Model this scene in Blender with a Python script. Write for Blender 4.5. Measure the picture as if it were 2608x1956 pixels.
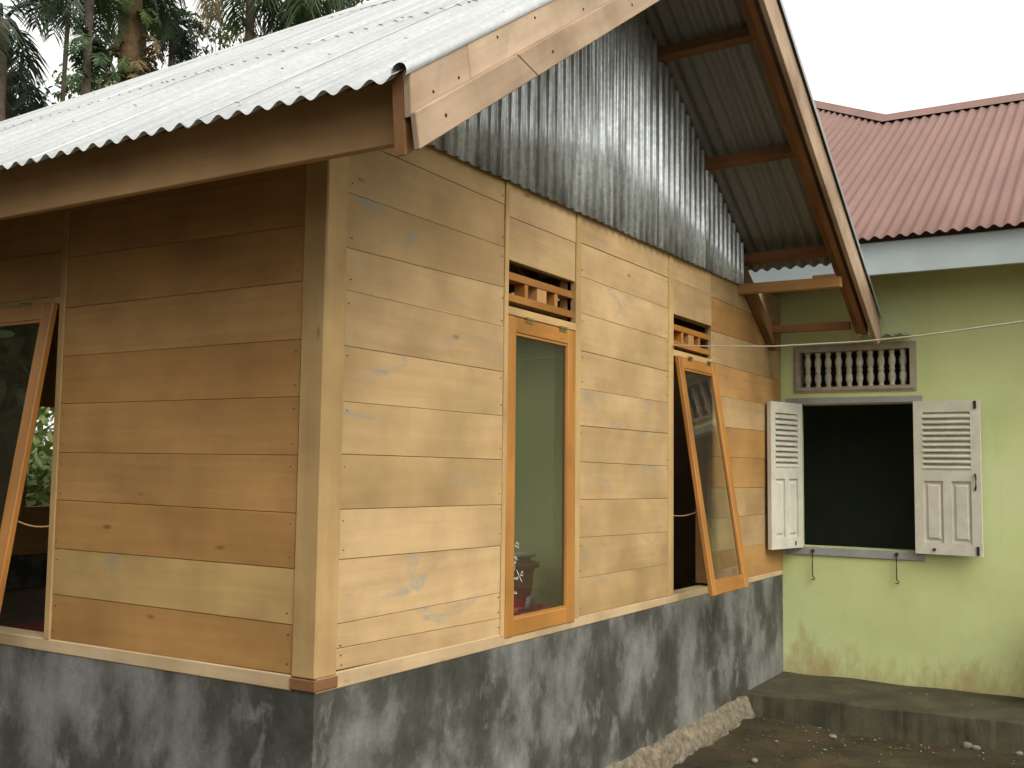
import bpy, bmesh, math, random
from mathutils import Vector, Matrix, noise
random.seed(7)
scn = bpy.context.scene
for o in list(bpy.data.objects): bpy.data.objects.remove(o)
COL = scn.collection

# ------------------------------------------------------------------ camera
H0 = 0.87                       # top of the plinth above the ground
YAW, PITCH, ROLL = math.radians(58.527), math.radians(4.636), math.radians(0.7315)
FPX, CX, CY = 2687.4, 1304.0, 978.0
FW = Vector((math.sin(YAW)*math.cos(PITCH), math.cos(YAW)*math.cos(PITCH), math.sin(PITCH)))
RT0 = Vector((math.cos(YAW), -math.sin(YAW), 0)); UP0 = RT0.cross(FW)
RT = RT0*math.cos(ROLL)+UP0*math.sin(ROLL); UP = -RT0*math.sin(ROLL)+UP0*math.cos(ROLL)
CAM = Vector((-2.6887, -2.3939, 0.7447+H0))
cd = bpy.data.cameras.new('camera'); cam = bpy.data.objects.new('camera', cd); COL.objects.link(cam)
mw = Matrix((( RT.x, UP.x, -FW.x), (RT.y, UP.y, -FW.y), (RT.z, UP.z, -FW.z))).to_4x4(); mw.translation = CAM
cam.matrix_world = mw
cd.sensor_width = 36; cd.lens = FPX/2608*36; cd.clip_start = 0.05; cd.clip_end = 2000
scn.camera = cam
def ray(u, v): return (RT*(u-CX)/FPX - UP*(v-CY)/FPX + FW)
def onX(u, v, x=0.0): r = ray(u, v); return CAM + r*((x-CAM.x)/r.x)
def onY(u, v, y=0.0): r = ray(u, v); return CAM + r*((y-CAM.y)/r.y)
def onZ(u, v, z=0.0): r = ray(u, v); return CAM + r*((z-CAM.z)/r.z)
def atD(u, v, d): r = ray(u, v); return CAM + r*(d/math.hypot(r.x, r.y))

# ------------------------------------------------------------------ sky, sun, exposure
SUN_EL, SUN_AZ = math.radians(43), math.radians(204)      # azimuth clockwise from +Y
w = bpy.data.worlds.new('World'); scn.world = w; w.use_nodes = True
nt = w.node_tree; nt.nodes.clear()
sky = nt.nodes.new('ShaderNodeTexSky'); sky.sky_type = 'NISHITA'; sky.sun_disc = False
sky.sun_elevation = SUN_EL; sky.sun_rotation = SUN_AZ; sky.air_density = 1.0; sky.dust_density = 4.0; sky.ozone_density = 1.0
hs = nt.nodes.new('ShaderNodeHueSaturation'); hs.inputs['Saturation'].default_value = 0.12
mixw = nt.nodes.new('ShaderNodeMix'); mixw.data_type = 'RGBA'; mixw.inputs[0].default_value = 0.55
mixw.inputs[7].default_value = (8.6, 8.5, 7.9, 1)
bg = nt.nodes.new('ShaderNodeBackground'); bg.inputs[1].default_value = 0.13
wo = nt.nodes.new('ShaderNodeOutputWorld')
nt.links.new(sky.outputs[0], hs.inputs['Color']); nt.links.new(hs.outputs[0], mixw.inputs[6])
nt.links.new(mixw.outputs[2], bg.inputs[0]); nt.links.new(bg.outputs[0], wo.inputs[0])
sd = bpy.data.lights.new('sun', 'SUN'); sd.energy = 1.35; sd.angle = math.radians(35); sd.color = (1, .95, .84)
so = bpy.data.objects.new('sun', sd); COL.objects.link(so)
sdir = Vector((math.sin(SUN_AZ)*math.cos(SUN_EL), math.cos(SUN_AZ)*math.cos(SUN_EL), math.sin(SUN_EL)))
so.rotation_euler = sdir.to_track_quat('Z', 'Y').to_euler(); so.location = (0, -4, 12)
vs = scn.view_settings; vs.view_transform = 'Standard'; vs.look = 'None'; vs.exposure = 0.58; vs.gamma = 1; vs.use_curve_mapping = False
scn.render.engine = 'CYCLES'

# ------------------------------------------------------------------ helpers
WL = {}                                             # world location of every object
def link(o, loc, parent=None):
    COL.objects.link(o); WL[o.name] = Vector(loc)
    if parent is not None:
        o.parent = parent; o.location = Vector(loc) - WL[parent.name]
    else: o.location = loc
    return o
def empty(name, loc, parent=None):
    o = bpy.data.objects.new(name, None); o.empty_display_size = .2
    return link(o, loc, parent)
def tag(o, label=None, cat=None, group=None, kind=None):
    if label: o['label'] = label
    if cat: o['category'] = cat
    if group: o['group'] = group
    if kind: o['kind'] = kind
    return o
def mesh_obj(name, verts, faces, mat, parent=None, origin=None, smooth=False):
    vs_ = [Vector(v) for v in verts]
    if origin is None:
        lo = Vector((min(v.x for v in vs_), min(v.y for v in vs_), min(v.z for v in vs_)))
        hi = Vector((max(v.x for v in vs_), max(v.y for v in vs_), max(v.z for v in vs_)))
        origin = Vector(((lo.x+hi.x)/2, (lo.y+hi.y)/2, lo.z))
    origin = Vector(origin)
    me = bpy.data.meshes.new(name); me.from_pydata([v-origin for v in vs_], [], faces); me.update()
    if smooth:
        for p in me.polygons: p.use_smooth = True
    if mat: me.materials.append(mat)
    return link(bpy.data.objects.new(name, me), origin, parent)
class MB:                                            # collects geometry for ONE mesh
    def __init__(s): s.v = []; s.f = []
    def add(s, vs_, fs):
        n = len(s.v); s.v += [Vector(a) for a in vs_]; s.f += [tuple(i+n for i in f) for f in fs]
    def box(s, a, b):
        x0, x1 = sorted((a[0], b[0])); y0, y1 = sorted((a[1], b[1])); z0, z1 = sorted((a[2], b[2]))
        s.add([(x0,y0,z0),(x1,y0,z0),(x1,y1,z0),(x0,y1,z0),(x0,y0,z1),(x1,y0,z1),(x1,y1,z1),(x0,y1,z1)],
              [(0,3,2,1),(4,5,6,7),(0,1,5,4),(1,2,6,5),(2,3,7,6),(3,0,4,7)])
    def tube(s, pts, rad, n=6, cap=True):
        pts = [Vector(p) for p in pts]; rings = []
        base = len(s.v)
        for i, p in enumerate(pts):
            t = (pts[min(i+1, len(pts)-1)]-pts[max(i-1, 0)]).normalized()
            a = t.cross(Vector((0, 0, 1)))
            if a.length < 1e-3: a = t.cross(Vector((1, 0, 0)))
            a.normalize(); b = t.cross(a)
            r = rad[i] if isinstance(rad, (list, tuple)) else rad
            for k in range(n):
                an = 2*math.pi*k/n; s.v.append(p + (a*math.cos(an)+b*math.sin(an))*r)
        for i in range(len(pts)-1):
            for k in range(n):
                a_, b_ = base+i*n+k, base+i*n+(k+1) % n
                s.f.append((a_, b_, b_+n, a_+n))
        if cap:
            s.f.append(tuple(base+k for k in range(n))[::-1]); s.f.append(tuple(base+(len(pts)-1)*n+k for k in range(n)))
    def lathe(s, c, prof, n=12):
        base = len(s.v)
        for r, z in prof:
            for k in range(n):
                an = 2*math.pi*k/n; s.v.append(Vector((c[0]+r*math.cos(an), c[1]+r*math.sin(an), c[2]+z)))
        for i in range(len(prof)-1):
            for k in range(n):
                a_, b_ = base+i*n+k, base+i*n+(k+1) % n
                s.f.append((a_, b_, b_+n, a_+n))
        s.f.append(tuple(base+k for k in range(n))[::-1]); s.f.append(tuple(base+(len(prof)-1)*n+k for k in range(n)))
    def build(s, name, mat, parent=None, origin=None, smooth=False): return mesh_obj(name, s.v, s.f, mat, parent, origin, smooth)
def board(name, c, mat, parent=None, bev=0.003):
    """eight corners: quad at the near face (0..3), same quad at the far face (4..7); local X runs along 0->1"""
    c = [Vector(p) for p in c]; ctr = sum(c, Vector())/8
    ex = (c[1]-c[0]).normalized(); ez = ex.cross(c[3]-c[0]).normalized(); ey = ez.cross(ex)
    R = Matrix((ex, ey, ez)).transposed(); Ri = R.transposed()
    bm = bmesh.new(); vv = [bm.verts.new(Ri @ (p-ctr)) for p in c]
    for f in ((0,1,2,3),(7,6,5,4),(0,4,5,1),(1,5,6,2),(2,6,7,3),(3,7,4,0)): bm.faces.new([vv[i] for i in f])
    bmesh.ops.recalc_face_normals(bm, faces=bm.faces)
    if bev: bmesh.ops.bevel(bm, geom=list(bm.edges), offset=bev, segments=1, affect='EDGES', profile=.5)
    me = bpy.data.meshes.new(name); bm.to_mesh(me); bm.free(); me.materials.append(mat)
    o = bpy.data.objects.new(name, me); o.rotation_euler = R.to_euler()
    return link(o, ctr, parent)
def beam(name, p0, p1, wv, tv, mat, parent=None, bev=0.003):
    """p0->p1 along one edge; wv = width vector, tv = thickness vector"""
    p0, p1, wv, tv = Vector(p0), Vector(p1), Vector(wv), Vector(tv)
    q = [p0, p1, p1+wv, p0+wv]
    return board(name, q+[a+tv for a in q], mat, parent, bev)
def abox(name, a, b, mat, parent=None, bev=0.003, axis=0):
    x0, x1 = sorted((a[0], b[0])); y0, y1 = sorted((a[1], b[1])); z0, z1 = sorted((a[2], b[2]))
    dx, dy, dz = Vector((x1-x0, 0, 0)), Vector((0, y1-y0, 0)), Vector((0, 0, z1-z0)); p = Vector((x0, y0, z0))
    L, W, T = [(dx, dy, dz), (dy, dz, dx), (dz, dx, dy)][axis]
    return beam(name, p, p+L, W, T, mat, parent, bev)

# ------------------------------------------------------------------ materials
def newmat(name):
    m = bpy.data.materials.new(name); m.use_nodes = True; n = m.node_tree.nodes; n.clear()
    out = n.new('ShaderNodeOutputMaterial'); b = n.new('ShaderNodeBsdfPrincipled'); m.node_tree.links.new(b.outputs[0], out.inputs[0])
    return m, n, m.node_tree.links, b, out
def N(n, t, **kw):
    x = n.new(t)
    for k, v in kw.items():
        if k.startswith('i_'):
            key = k[2:]; key = int(key) if key.isdigit() else key
            x.inputs[key].default_value = v
        else: setattr(x, k, v)
    return x
def ramp(n, pts):
    r = n.new('ShaderNodeValToRGB'); e = r.color_ramp.elements
    while len(e) < len(pts): e.new(0.5)
    for el, (p, c) in zip(e, pts): el.position = p; el.color = (*c, 1) if len(c) == 3 else c
    return r
def mixc(n, l, fac, a, b, blend='MIX'):
    m = n.new('ShaderNodeMix'); m.data_type = 'RGBA'; m.blend_type = blend
    for idx, val in ((0, fac), (6, a), (7, b)):
        if hasattr(val, 'is_linked'): l.new(val, m.inputs[idx])
        elif isinstance(val, (int, float)): m.inputs[idx].default_value = val
        else: m.inputs[idx].default_value = (*val, 1)
    return m.outputs[2]
def objcoord(n, l, scale, rnd=40.0):
    tc = N(n, 'ShaderNodeTexCoord'); oi = N(n, 'ShaderNodeObjectInfo')
    ad = N(n, 'ShaderNodeVectorMath', operation='MULTIPLY_ADD'); cmb = N(n, 'ShaderNodeCombineXYZ')
    mu = N(n, 'ShaderNodeMath', operation='MULTIPLY', i_1=rnd); l.new(oi.outputs['Random'], mu.inputs[0])
    for i in range(3): l.new(mu.outputs[0], cmb.inputs[i])
    l.new(tc.outputs['Object'], ad.inputs[0]); ad.inputs[1].default_value = (1, 1, 1); l.new(cmb.outputs[0], ad.inputs[2])
    mp = N(n, 'ShaderNodeMapping'); mp.inputs['Scale'].default_value = scale; l.new(ad.outputs[0], mp.inputs[0])
    return ad.outputs[0], mp.outputs[0], oi.outputs['Random']
def wood(name, c1, c2, grain, rough=.72, smudge=None, knots=True, spec=.25, gscale=1.0, var=(.74, .70, .66)):
    m, n, l, b, out = newmat(name)
    raw, gv, rnd = objcoord(n, l, (1.6*gscale, 26*gscale, 26*gscale))
    ns = N(n, 'ShaderNodeTexNoise', i_Scale=1.0, i_Detail=6.0, i_Roughness=.6, i_Distortion=.4); l.new(gv, ns.inputs['Vector'])
    ns2 = N(n, 'ShaderNodeTexNoise', i_Scale=2.3, i_Detail=4.0, i_Roughness=.55); l.new(raw, ns2.inputs['Vector'])
    base = mixc(n, l, rnd, c1, c2)
    r1 = ramp(n, [(.30, (0, 0, 0)), (.72, (1, 1, 1))]); l.new(ns.outputs[0], r1.inputs[0])
    col = mixc(n, l, r1.outputs[0], mixc(n, l, .48, base, grain), base)
    r2 = ramp(n, [(.33, var), (.68, (1.12, 1.09, 1.05))]); l.new(ns2.outputs[0], r2.inputs[0])
    col = mixc(n, l, 1.0, col, r2.outputs[0], 'MULTIPLY')
    if knots:                                          # sparse knots
        mp = N(n, 'ShaderNodeMapping'); mp.inputs['Scale'].default_value = (1.9, 5.2, 5.2); l.new(raw, mp.inputs[0])
        vo = N(n, 'ShaderNodeTexVoronoi', i_Scale=1.0, i_Randomness=1.0); l.new(mp.outputs[0], vo.inputs['Vector'])
        rk = ramp(n, [(.012, (1, 1, 1)), (.065, (0, 0, 0))]); l.new(vo.outputs['Distance'], rk.inputs[0])
        ml = N(n, 'ShaderNodeMath', operation='MULTIPLY', i_1=.8); l.new(rk.outputs[0], ml.inputs[0])
        col = mixc(n, l, ml.outputs[0], col, tuple(c*.42 for c in grain))
    if smudge:                                         # grey-blue smears of old paint and mould
        mp = N(n, 'ShaderNodeMapping'); mp.inputs['Scale'].default_value = (2.4, 6, 6); mp.inputs['Location'].default_value = (9, 3, 5); l.new(raw, mp.inputs[0])
        n3 = N(n, 'ShaderNodeTexNoise', i_Scale=1.0, i_Detail=7.0, i_Roughness=.68, i_Distortion=.8); l.new(mp.outputs[0], n3.inputs['Vector'])
        r3 = ramp(n, [(.585, (0, 0, 0)), (.70, (1, 1, 1))]); l.new(n3.outputs[0], r3.inputs[0])
        m3 = N(n, 'ShaderNodeMath', operation='MULTIPLY', i_1=.7); l.new(r3.outputs[0], m3.inputs[0])
        col = mixc(n, l, m3.outputs[0], col, smudge)
    l.new(col, b.inputs['Base Color']); b.inputs['Roughness'].default_value = rough; b.inputs['Specular IOR Level'].default_value = spec
    bp = N(n, 'ShaderNodeBump', i_Strength=.25, i_Distance=.002); l.new(ns.outputs[0], bp.inputs['Height']); l.new(bp.outputs[0], b.inputs['Normal'])
    return m
def plain(name, col, rough=.6, metal=0.0, var=.25, scale=6.0, spec=.4, bump=.15):
    m, n, l, b, out = newmat(name)
    raw, gv, rnd = objcoord(n, l, (scale, scale, scale))
    ns = N(n, 'ShaderNodeTexNoise', i_Scale=1.0, i_Detail=6.0, i_Roughness=.65); l.new(gv, ns.inputs['Vector'])
    r = ramp(n, [(.3, tuple(c*(1-var) for c in col)), (.7, tuple(min(1, c*(1+var*.5)) for c in col))]); l.new(ns.outputs[0], r.inputs[0])
    l.new(r.outputs[0], b.inputs['Base Color']); b.inputs['Roughness'].default_value = rough; b.inputs['Metallic'].default_value = metal
    b.inputs['Specular IOR Level'].default_value = spec
    bp = N(n, 'ShaderNodeBump', i_Strength=bump, i_Distance=.004); l.new(ns.outputs[0], bp.inputs['Height']); l.new(bp.outputs[0], b.inputs['Normal'])
    return m
def metal(name, c1, c2, c3, rough, met, stretch, stain=.5, sc=1.0):
    """zinc sheet: spangle, streaks along the flutes, dull oxidised patches"""
    m, n, l, b, out = newmat(name)
    tc = N(n, 'ShaderNodeTexCoord'); oi = N(n, 'ShaderNodeObjectInfo')
    ad = N(n, 'ShaderNodeVectorMath', operation='ADD'); l.new(tc.outputs['Object'], ad.inputs[0])
    mu = N(n, 'ShaderNodeVectorMath', operation='SCALE'); mu.inputs[0].default_value = (31, 17, 23); l.new(oi.outputs['Random'], mu.inputs['Scale']); l.new(mu.outputs[0], ad.inputs[1])
    mp = N(n, 'ShaderNodeMapping'); mp.inputs['Scale'].default_value = stretch; l.new(ad.outputs[0], mp.inputs[0])
    n1 = N(n, 'ShaderNodeTexNoise', i_Scale=sc, i_Detail=8.0, i_Roughness=.7); l.new(mp.outputs[0], n1.inputs['Vector'])
    n2 = N(n, 'ShaderNodeTexNoise', i_Scale=38.0, i_Detail=3.0, i_Roughness=.6); l.new(ad.outputs[0], n2.inputs['Vector'])
    r1 = ramp(n, [(.38, (0, 0, 0)), (.60, (1, 1, 1))]); l.new(n1.outputs[0], r1.inputs[0])
    r2 = ramp(n, [(.35, c1), (.65, c2)]); l.new(n2.outputs[0], r2.inputs[0])
    f = N(n, 'ShaderNodeMath', operation='MULTIPLY', i_1=stain); l.new(r1.outputs[0], f.inputs[0])
    col = mixc(n, l, f.outputs[0], r2.outputs[0], c3)
    l.new(col, b.inputs['Base Color']); b.inputs['Metallic'].default_value = met
    rr = N(n, 'ShaderNodeMapRange'); rr.inputs[3].default_value = rough*.8; rr.inputs[4].default_value = min(1, rough*1.35); l.new(n1.outputs[0], rr.inputs[0]); l.new(rr.outputs[0], b.inputs['Roughness'])
    bp = N(n, 'ShaderNodeBump', i_Strength=.12, i_Distance=.003); l.new(n2.outputs[0], bp.inputs['Height']); l.new(bp.outputs[0], b.inputs['Normal'])
    return m
def glass_mat():
    m, n, l, b, out = newmat('window_glass'); n.remove(b)
    ge = N(n, 'ShaderNodeNewGeometry'); dt = N(n, 'ShaderNodeVectorMath', operation='DOT_PRODUCT'); l.new(ge.outputs['Normal'], dt.inputs[0]); l.new(ge.outputs['Incoming'], dt.inputs[1])
    ab = N(n, 'ShaderNodeMath', operation='ABSOLUTE'); l.new(dt.outputs['Value'], ab.inputs[0]); om = N(n, 'ShaderNodeMath', operation='SUBTRACT', i_0=1.0); l.new(ab.outputs[0], om.inputs[1])
    pw = N(n, 'ShaderNodeMath', operation='POWER', i_1=5.0); l.new(om.outputs[0], pw.inputs[0]); fr = N(n, 'ShaderNodeMath', operation='MULTIPLY_ADD', i_1=.92, i_2=.075); l.new(pw.outputs[0], fr.inputs[0]); tr = N(n, 'ShaderNodeBsdfTransparent'); tr.inputs[0].default_value = (.90, .94, .91, 1)
    gl = N(n, 'ShaderNodeBsdfGlossy', i_Roughness=.01); gl.inputs[0].default_value = (1, 1, 1, 1)
    mx = N(n, 'ShaderNodeMixShader'); l.new(fr.outputs[0], mx.inputs[0]); l.new(tr.outputs[0], mx.inputs[1]); l.new(gl.outputs[0], mx.inputs[2]); df = N(n, 'ShaderNodeBsdfDiffuse'); df.inputs[0].default_value = (.62, .60, .52, 1)
    m2 = N(n, 'ShaderNodeMixShader', i_0=.012); l.new(mx.outputs[0], m2.inputs[1]); l.new(df.outputs[0], m2.inputs[2]); l.new(m2.outputs[0], out.inputs[0])
    return m
def plaster_mat():
    m, n, l, b, out = newmat('cement_plaster')
    tc = N(n, 'ShaderNodeTexCoord')
    mp = N(n, 'ShaderNodeMapping'); mp.inputs['Scale'].default_value = (2.6, 2.6, 1.9); l.new(tc.outputs['Object'], mp.inputs[0])
    n1 = N(n, 'ShaderNodeTexNoise', i_Scale=1.0, i_Detail=10.0, i_Roughness=.62, i_Distortion=.1); l.new(mp.outputs[0], n1.inputs['Vector'])
    mp2 = N(n, 'ShaderNodeMapping'); mp2.inputs['Scale'].default_value = (6.0, 6.0, 3.8); mp2.inputs['Location'].default_value = (3, 8, 1); l.new(tc.outputs['Object'], mp2.inputs[0])
    n2 = N(n, 'ShaderNodeTexNoise', i_Scale=1.0, i_Detail=9.0, i_Roughness=.66, i_Distortion=.25); l.new(mp2.outputs[0], n2.inputs['Vector'])
    n3 = N(n, 'ShaderNodeTexNoise', i_Scale=60.0, i_Detail=4.0, i_Roughness=.6); l.new(tc.outputs['Object'], n3.inputs['Vector'])
    r1 = ramp(n, [(.36, (.042, .041, .032)), (.46, (.070, .069, .057)), (.54, (.140, .139, .126)), (.66, (.225, .224, .210))]); l.new(n1.outputs[0], r1.inputs[0])
    r2 = ramp(n, [(.56, (0, 0, 0)), (.70, (1, 1, 1))]); l.new(n2.outputs[0], r2.inputs[0])
    f2 = N(n, 'ShaderNodeMath', operation='MULTIPLY', i_1=.6); l.new(r2.outputs[0], f2.inputs[0])
    col = mixc(n, l, f2.outputs[0], r1.outputs[0], (.29, .29, .268))
    r3 = ramp(n, [(.3, (.85, .85, .85)), (.7, (1.1, 1.1, 1.1))]); l.new(n3.outputs[0], r3.inputs[0])
    col = mixc(n, l, 1.0, col, r3.outputs[0], 'MULTIPLY')
    l.new(col, b.inputs['Base Color']); b.inputs['Roughness'].default_value = .75; b.inputs['Specular IOR Level'].default_value = .3
    ad = N(n, 'ShaderNodeMath', operation='MULTIPLY_ADD', i_1=.25); l.new(n3.outputs[0], ad.inputs[0]); l.new(n1.outputs[0], ad.inputs[2])
    bp = N(n, 'ShaderNodeBump', i_Strength=.35, i_Distance=.008); l.new(ad.outputs[0], bp.inputs['Height']); l.new(bp.outputs[0], b.inputs['Normal'])
    return m
def green_mat():
    m, n, l, b, out = newmat('green_paint')
    tc = N(n, 'ShaderNodeTexCoord'); sx = N(n, 'ShaderNodeSeparateXYZ'); l.new(tc.outputs['Object'], sx.inputs[0])
    n1 = N(n, 'ShaderNodeTexNoise', i_Scale=1.3, i_Detail=7.0, i_Roughness=.6); l.new(tc.outputs['Object'], n1.inputs['Vector'])
    r1 = ramp(n, [(.32, (.49, .545, .235)), (.55, (.57, .64, .30)), (.72, (.62, .66, .36))]); l.new(n1.outputs[0], r1.inputs[0])
    # muddy splash stains near the foot of the wall
    mp = N(n, 'ShaderNodeMapping'); mp.inputs['Scale'].default_value = (4, 4.5, 2.2); l.new(tc.outputs['Object'], mp.inputs[0])
    n2 = N(n, 'ShaderNodeTexNoise', i_Scale=1.0, i_Detail=9.0, i_Roughness=.7); l.new(mp.outputs[0], n2.inputs['Vector'])
    mr = N(n, 'ShaderNodeMapRange'); mr.inputs[1].default_value = .12; mr.inputs[2].default_value = .72; mr.inputs[3].default_value = .27; mr.inputs[4].default_value = -.16; l.new(sx.outputs[2], mr.inputs[0])
    ad = N(n, 'ShaderNodeMath', operation='ADD'); l.new(n2.outputs[0], ad.inputs[0]); l.new(mr.outputs[0], ad.inputs[1])
    r2 = ramp(n, [(.58, (0, 0, 0)), (.80, (1, 1, 1))]); l.new(ad.outputs[0], r2.inputs[0])
    f2 = N(n, 'ShaderNodeMath', operation='MULTIPLY', i_1=.62); l.new(r2.outputs[0], f2.inputs[0])
    col = mixc(n, l, f2.outputs[0], r1.outputs[0], (.36, .19, .085))
    # thin grey runs
    mp3 = N(n, 'ShaderNodeMapping'); mp3.inputs['Scale'].default_value = (7, 7, .9); mp3.inputs['Location'].default_value = (2, 2, 4); l.new(tc.outputs['Object'], mp3.inputs[0])
    n3 = N(n, 'ShaderNodeTexNoise', i_Scale=1.0, i_Detail=8.0, i_Roughness=.66); l.new(mp3.outputs[0], n3.inputs['Vector'])
    r3 = ramp(n, [(.60, (0, 0, 0)), (.80, (1, 1, 1))]); l.new(n3.outputs[0], r3.inputs[0])
    f3 = N(n, 'ShaderNodeMath', operation='MULTIPLY', i_1=.5); l.new(r3.outputs[0], f3.inputs[0])
    col = mixc(n, l, f3.outputs[0], col, (.30, .30, .20))
    l.new(col, b.inputs['Base Color']); b.inputs['Roughness'].default_value = .7; b.inputs['Specular IOR Level'].default_value = .25
    n4 = N(n, 'ShaderNodeTexNoise', i_Scale=40.0, i_Detail=3.0); l.new(tc.outputs['Object'], n4.inputs['Vector'])
    bp = N(n, 'ShaderNodeBump', i_Strength=.12, i_Distance=.004); l.new(n4.outputs[0], bp.inputs['Height']); l.new(bp.outputs[0], b.inputs['Normal'])
    return m
def ground_mat():
    m, n, l, b, out = newmat('wet_earth')
    tc = N(n, 'ShaderNodeTexCoord')
    n1 = N(n, 'ShaderNodeTexNoise', i_Scale=1.6, i_Detail=9.0, i_Roughness=.65); l.new(tc.outputs['Object'], n1.inputs['Vector'])
    n2 = N(n, 'ShaderNodeTexNoise', i_Scale=3.1, i_Detail=8.0, i_Roughness=.7, i_Distortion=.3); mp = N(n, 'ShaderNodeMapping'); mp.inputs['Location'].default_value = (4, 9, 2); l.new(tc.outputs['Object'], mp.inputs[0]); l.new(mp.outputs[0], n2.inputs['Vector'])
    n3 = N(n, 'ShaderNodeTexNoise', i_Scale=55.0, i_Detail=5.0, i_Roughness=.7); l.new(tc.outputs['Object'], n3.inputs['Vector'])
    r1 = ramp(n, [(.35, (.026, .021, .011)), (.52, (.052, .039, .020)), (.68, (.095, .064, .033))]); l.new(n1.outputs[0], r1.inputs[0])
    r2 = ramp(n, [(.50, (0, 0, 0)), (.66, (1, 1, 1))]); l.new(n2.outputs[0], r2.inputs[0])
    f2 = N(n, 'ShaderNodeMath', operation='MULTIPLY', i_1=.7); l.new(r2.outputs[0], f2.inputs[0])
    col = mixc(n, l, f2.outputs[0], r1.outputs[0], (.062, .075, .022))
    r3 = ramp(n, [(.3, (.6, .6, .6)), (.7, (1.3, 1.25, 1.2))]); l.new(n3.outputs[0], r3.inputs[0])
    col = mixc(n, l, 1.0, col, r3.outputs[0], 'MULTIPLY')
    l.new(col, b.inputs['Base Color']); b.inputs['Roughness'].default_value = .8; b.inputs['Specular IOR Level'].default_value = .3
    bp = N(n, 'ShaderNodeBump', i_Strength=.7, i_Distance=.012); l.new(n3.outputs[0], bp.inputs['Height']); l.new(bp.outputs[0], b.inputs['Normal'])
    return m
def leaf_mat(name, c1, c2, rough=.5, trans=.25):
    m, n, l, b, out = newmat(name)
    ge = N(n, 'ShaderNodeNewGeometry'); r = ramp(n, [(0, c1), (1, c2)]); l.new(ge.outputs['Random Per Island'], r.inputs[0])
    l.new(r.outputs[0], b.inputs['Base Color']); b.inputs['Roughness'].default_value = rough; b.inputs['Specular IOR Level'].default_value = .35
    tl = N(n, 'ShaderNodeBsdfTranslucent'); l.new(r.outputs[0], tl.inputs[0]); mx = N(n, 'ShaderNodeMixShader', i_0=trans)
    l.new(b.outputs[0], mx.inputs[1]); l.new(tl.outputs[0], mx.inputs[2]); l.new(mx.outputs[0], out.inputs[0])
    return m

M = {}
M['plank'] = wood('pale_plank', (.455, .315, .152), (.560, .400, .220), (.37, .24, .105), smudge=(.24, .26, .25))
M['plank_warm'] = wood('ruddy_plank', (.43, .240, .085), (.51, .305, .122), (.32, .16, .05))
M['plank_mid'] = wood('straw_plank', (.48, .33, .135), (.52, .36, .155), (.38, .25, .09), smudge=(.26, .25, .20))
M['post'] = wood('post_wood', (.50, .345, .155), (.54, .375, .175), (.40, .25, .10), knots=True)
M['sill'] = wood('sill_wood', (.50, .37, .22), (.56, .43, .27), (.40, .28, .15), smudge=(.50, .44, .36))
M['sash'] = wood('varnished_wood', (.40, .185, .042), (.45, .215, .055), (.27, .105, .018), rough=.42, spec=.45)
M['barge'] = wood('weathered_board', (.42, .325, .235), (.50, .395, .295), (.31, .195, .11), smudge=(.27, .23, .18), var=(.58, .52, .46))
M['fascia'] = wood('fascia_wood', (.54, .335, .16), (.57, .355, .175), (.40, .23, .10))
M['rafter'] = wood('rafter_wood', (.21, .105, .045), (.26, .135, .06), (.15, .065, .026))
M['beam'] = wood('beam_wood', (.46, .26, .105), (.50, .29, .12), (.34, .17, .06))
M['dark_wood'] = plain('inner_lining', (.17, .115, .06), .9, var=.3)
M['zinc'] = metal('new_zinc', (.58, .60, .60), (.70, .72, .72), (.38, .39, .39), .38, .6, (.7, 24, .7), .5)
M['zinc_g'] = metal('gable_zinc', (.58, .63, .64), (.84, .88, .89), (.21, .21, .19), .29, .42, (4.2, 4.2, 1.3), .85, 1.1)
M['zinc_dark'] = metal('dull_zinc', (.27, .275, .27), (.32, .325, .32), (.20, .20, .195), .55, .3, (.6, 8, .6), .5)  # zinc made darker and rougher for the right slope, seen from below
M['red'] = metal('red_painted_sheet', (.215, .115, .092), (.25, .14, .115), (.17, .10, .083), .7, .0, (.5, 4, .5), .6)
M['plaster'] = plaster_mat(); M['green'] = green_mat(); M['ground'] = ground_mat(); M['glass'] = glass_mat()
M['rubble'] = plain('rubble_mortar', (.20, .165, .115), .95, var=.65, scale=22, bump=1.0)
M['apron'] = plain('mossy_cement', (.064, .057, .031), .9, var=.5, scale=5, bump=.6)
M['white'] = plain('white_gloss_paint', (.62, .595, .49), .5, var=.16, scale=9, bump=.08)
M['grey'] = plain('grey_paint', (.30, .30, .285), .6, var=.2, scale=7)
M['offwhite'] = plain('baluster_cement', (.50, .47, .36), .8, var=.35, scale=14)
M['vent_frame'] = plain('vent_frame_cement', (.36, .31, .23), .8, var=.3, scale=9)
M['blue_fascia'] = plain('pale_blue_paint', (.42, .49, .50), .5, var=.12, scale=3)
M['iron'] = plain('rusty_iron', (.09, .055, .04), .7, metal=.5, var=.4, scale=30)
M['black'] = plain('black_iron', (.03, .03, .035), .5, metal=.4, var=.3, scale=20)
M['brass'] = plain('brass_hinge', (.52, .46, .25), .3, metal=.9, var=.2, scale=30)
M['nail'] = plain('nail_head', (.08, .07, .06), .5, metal=.5, var=.2, scale=30)
M['room'] = plain('dark_room_paint', (.34, .38, .28), .9, var=.2, scale=2)
M['redmat'] = plain('red_mat', (.42, .045, .04), .8, var=.2, scale=10)
M['redplastic'] = plain('red_plastic', (.88, .26, .17), .35, var=.1, scale=4)
M['whiteplastic'] = plain('white_plastic', (.72, .72, .66), .4, var=.1, scale=4)
M['rope'] = plain('white_rope', (.66, .62, .52), .8, var=.2, scale=40)
M['cord'] = plain('yellow_cord', (.42, .29, .11), .8, var=.2, scale=40)
M['chalk'] = plain('white_marker', (.62, .62, .58), .8, var=.1, scale=40)
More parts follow.
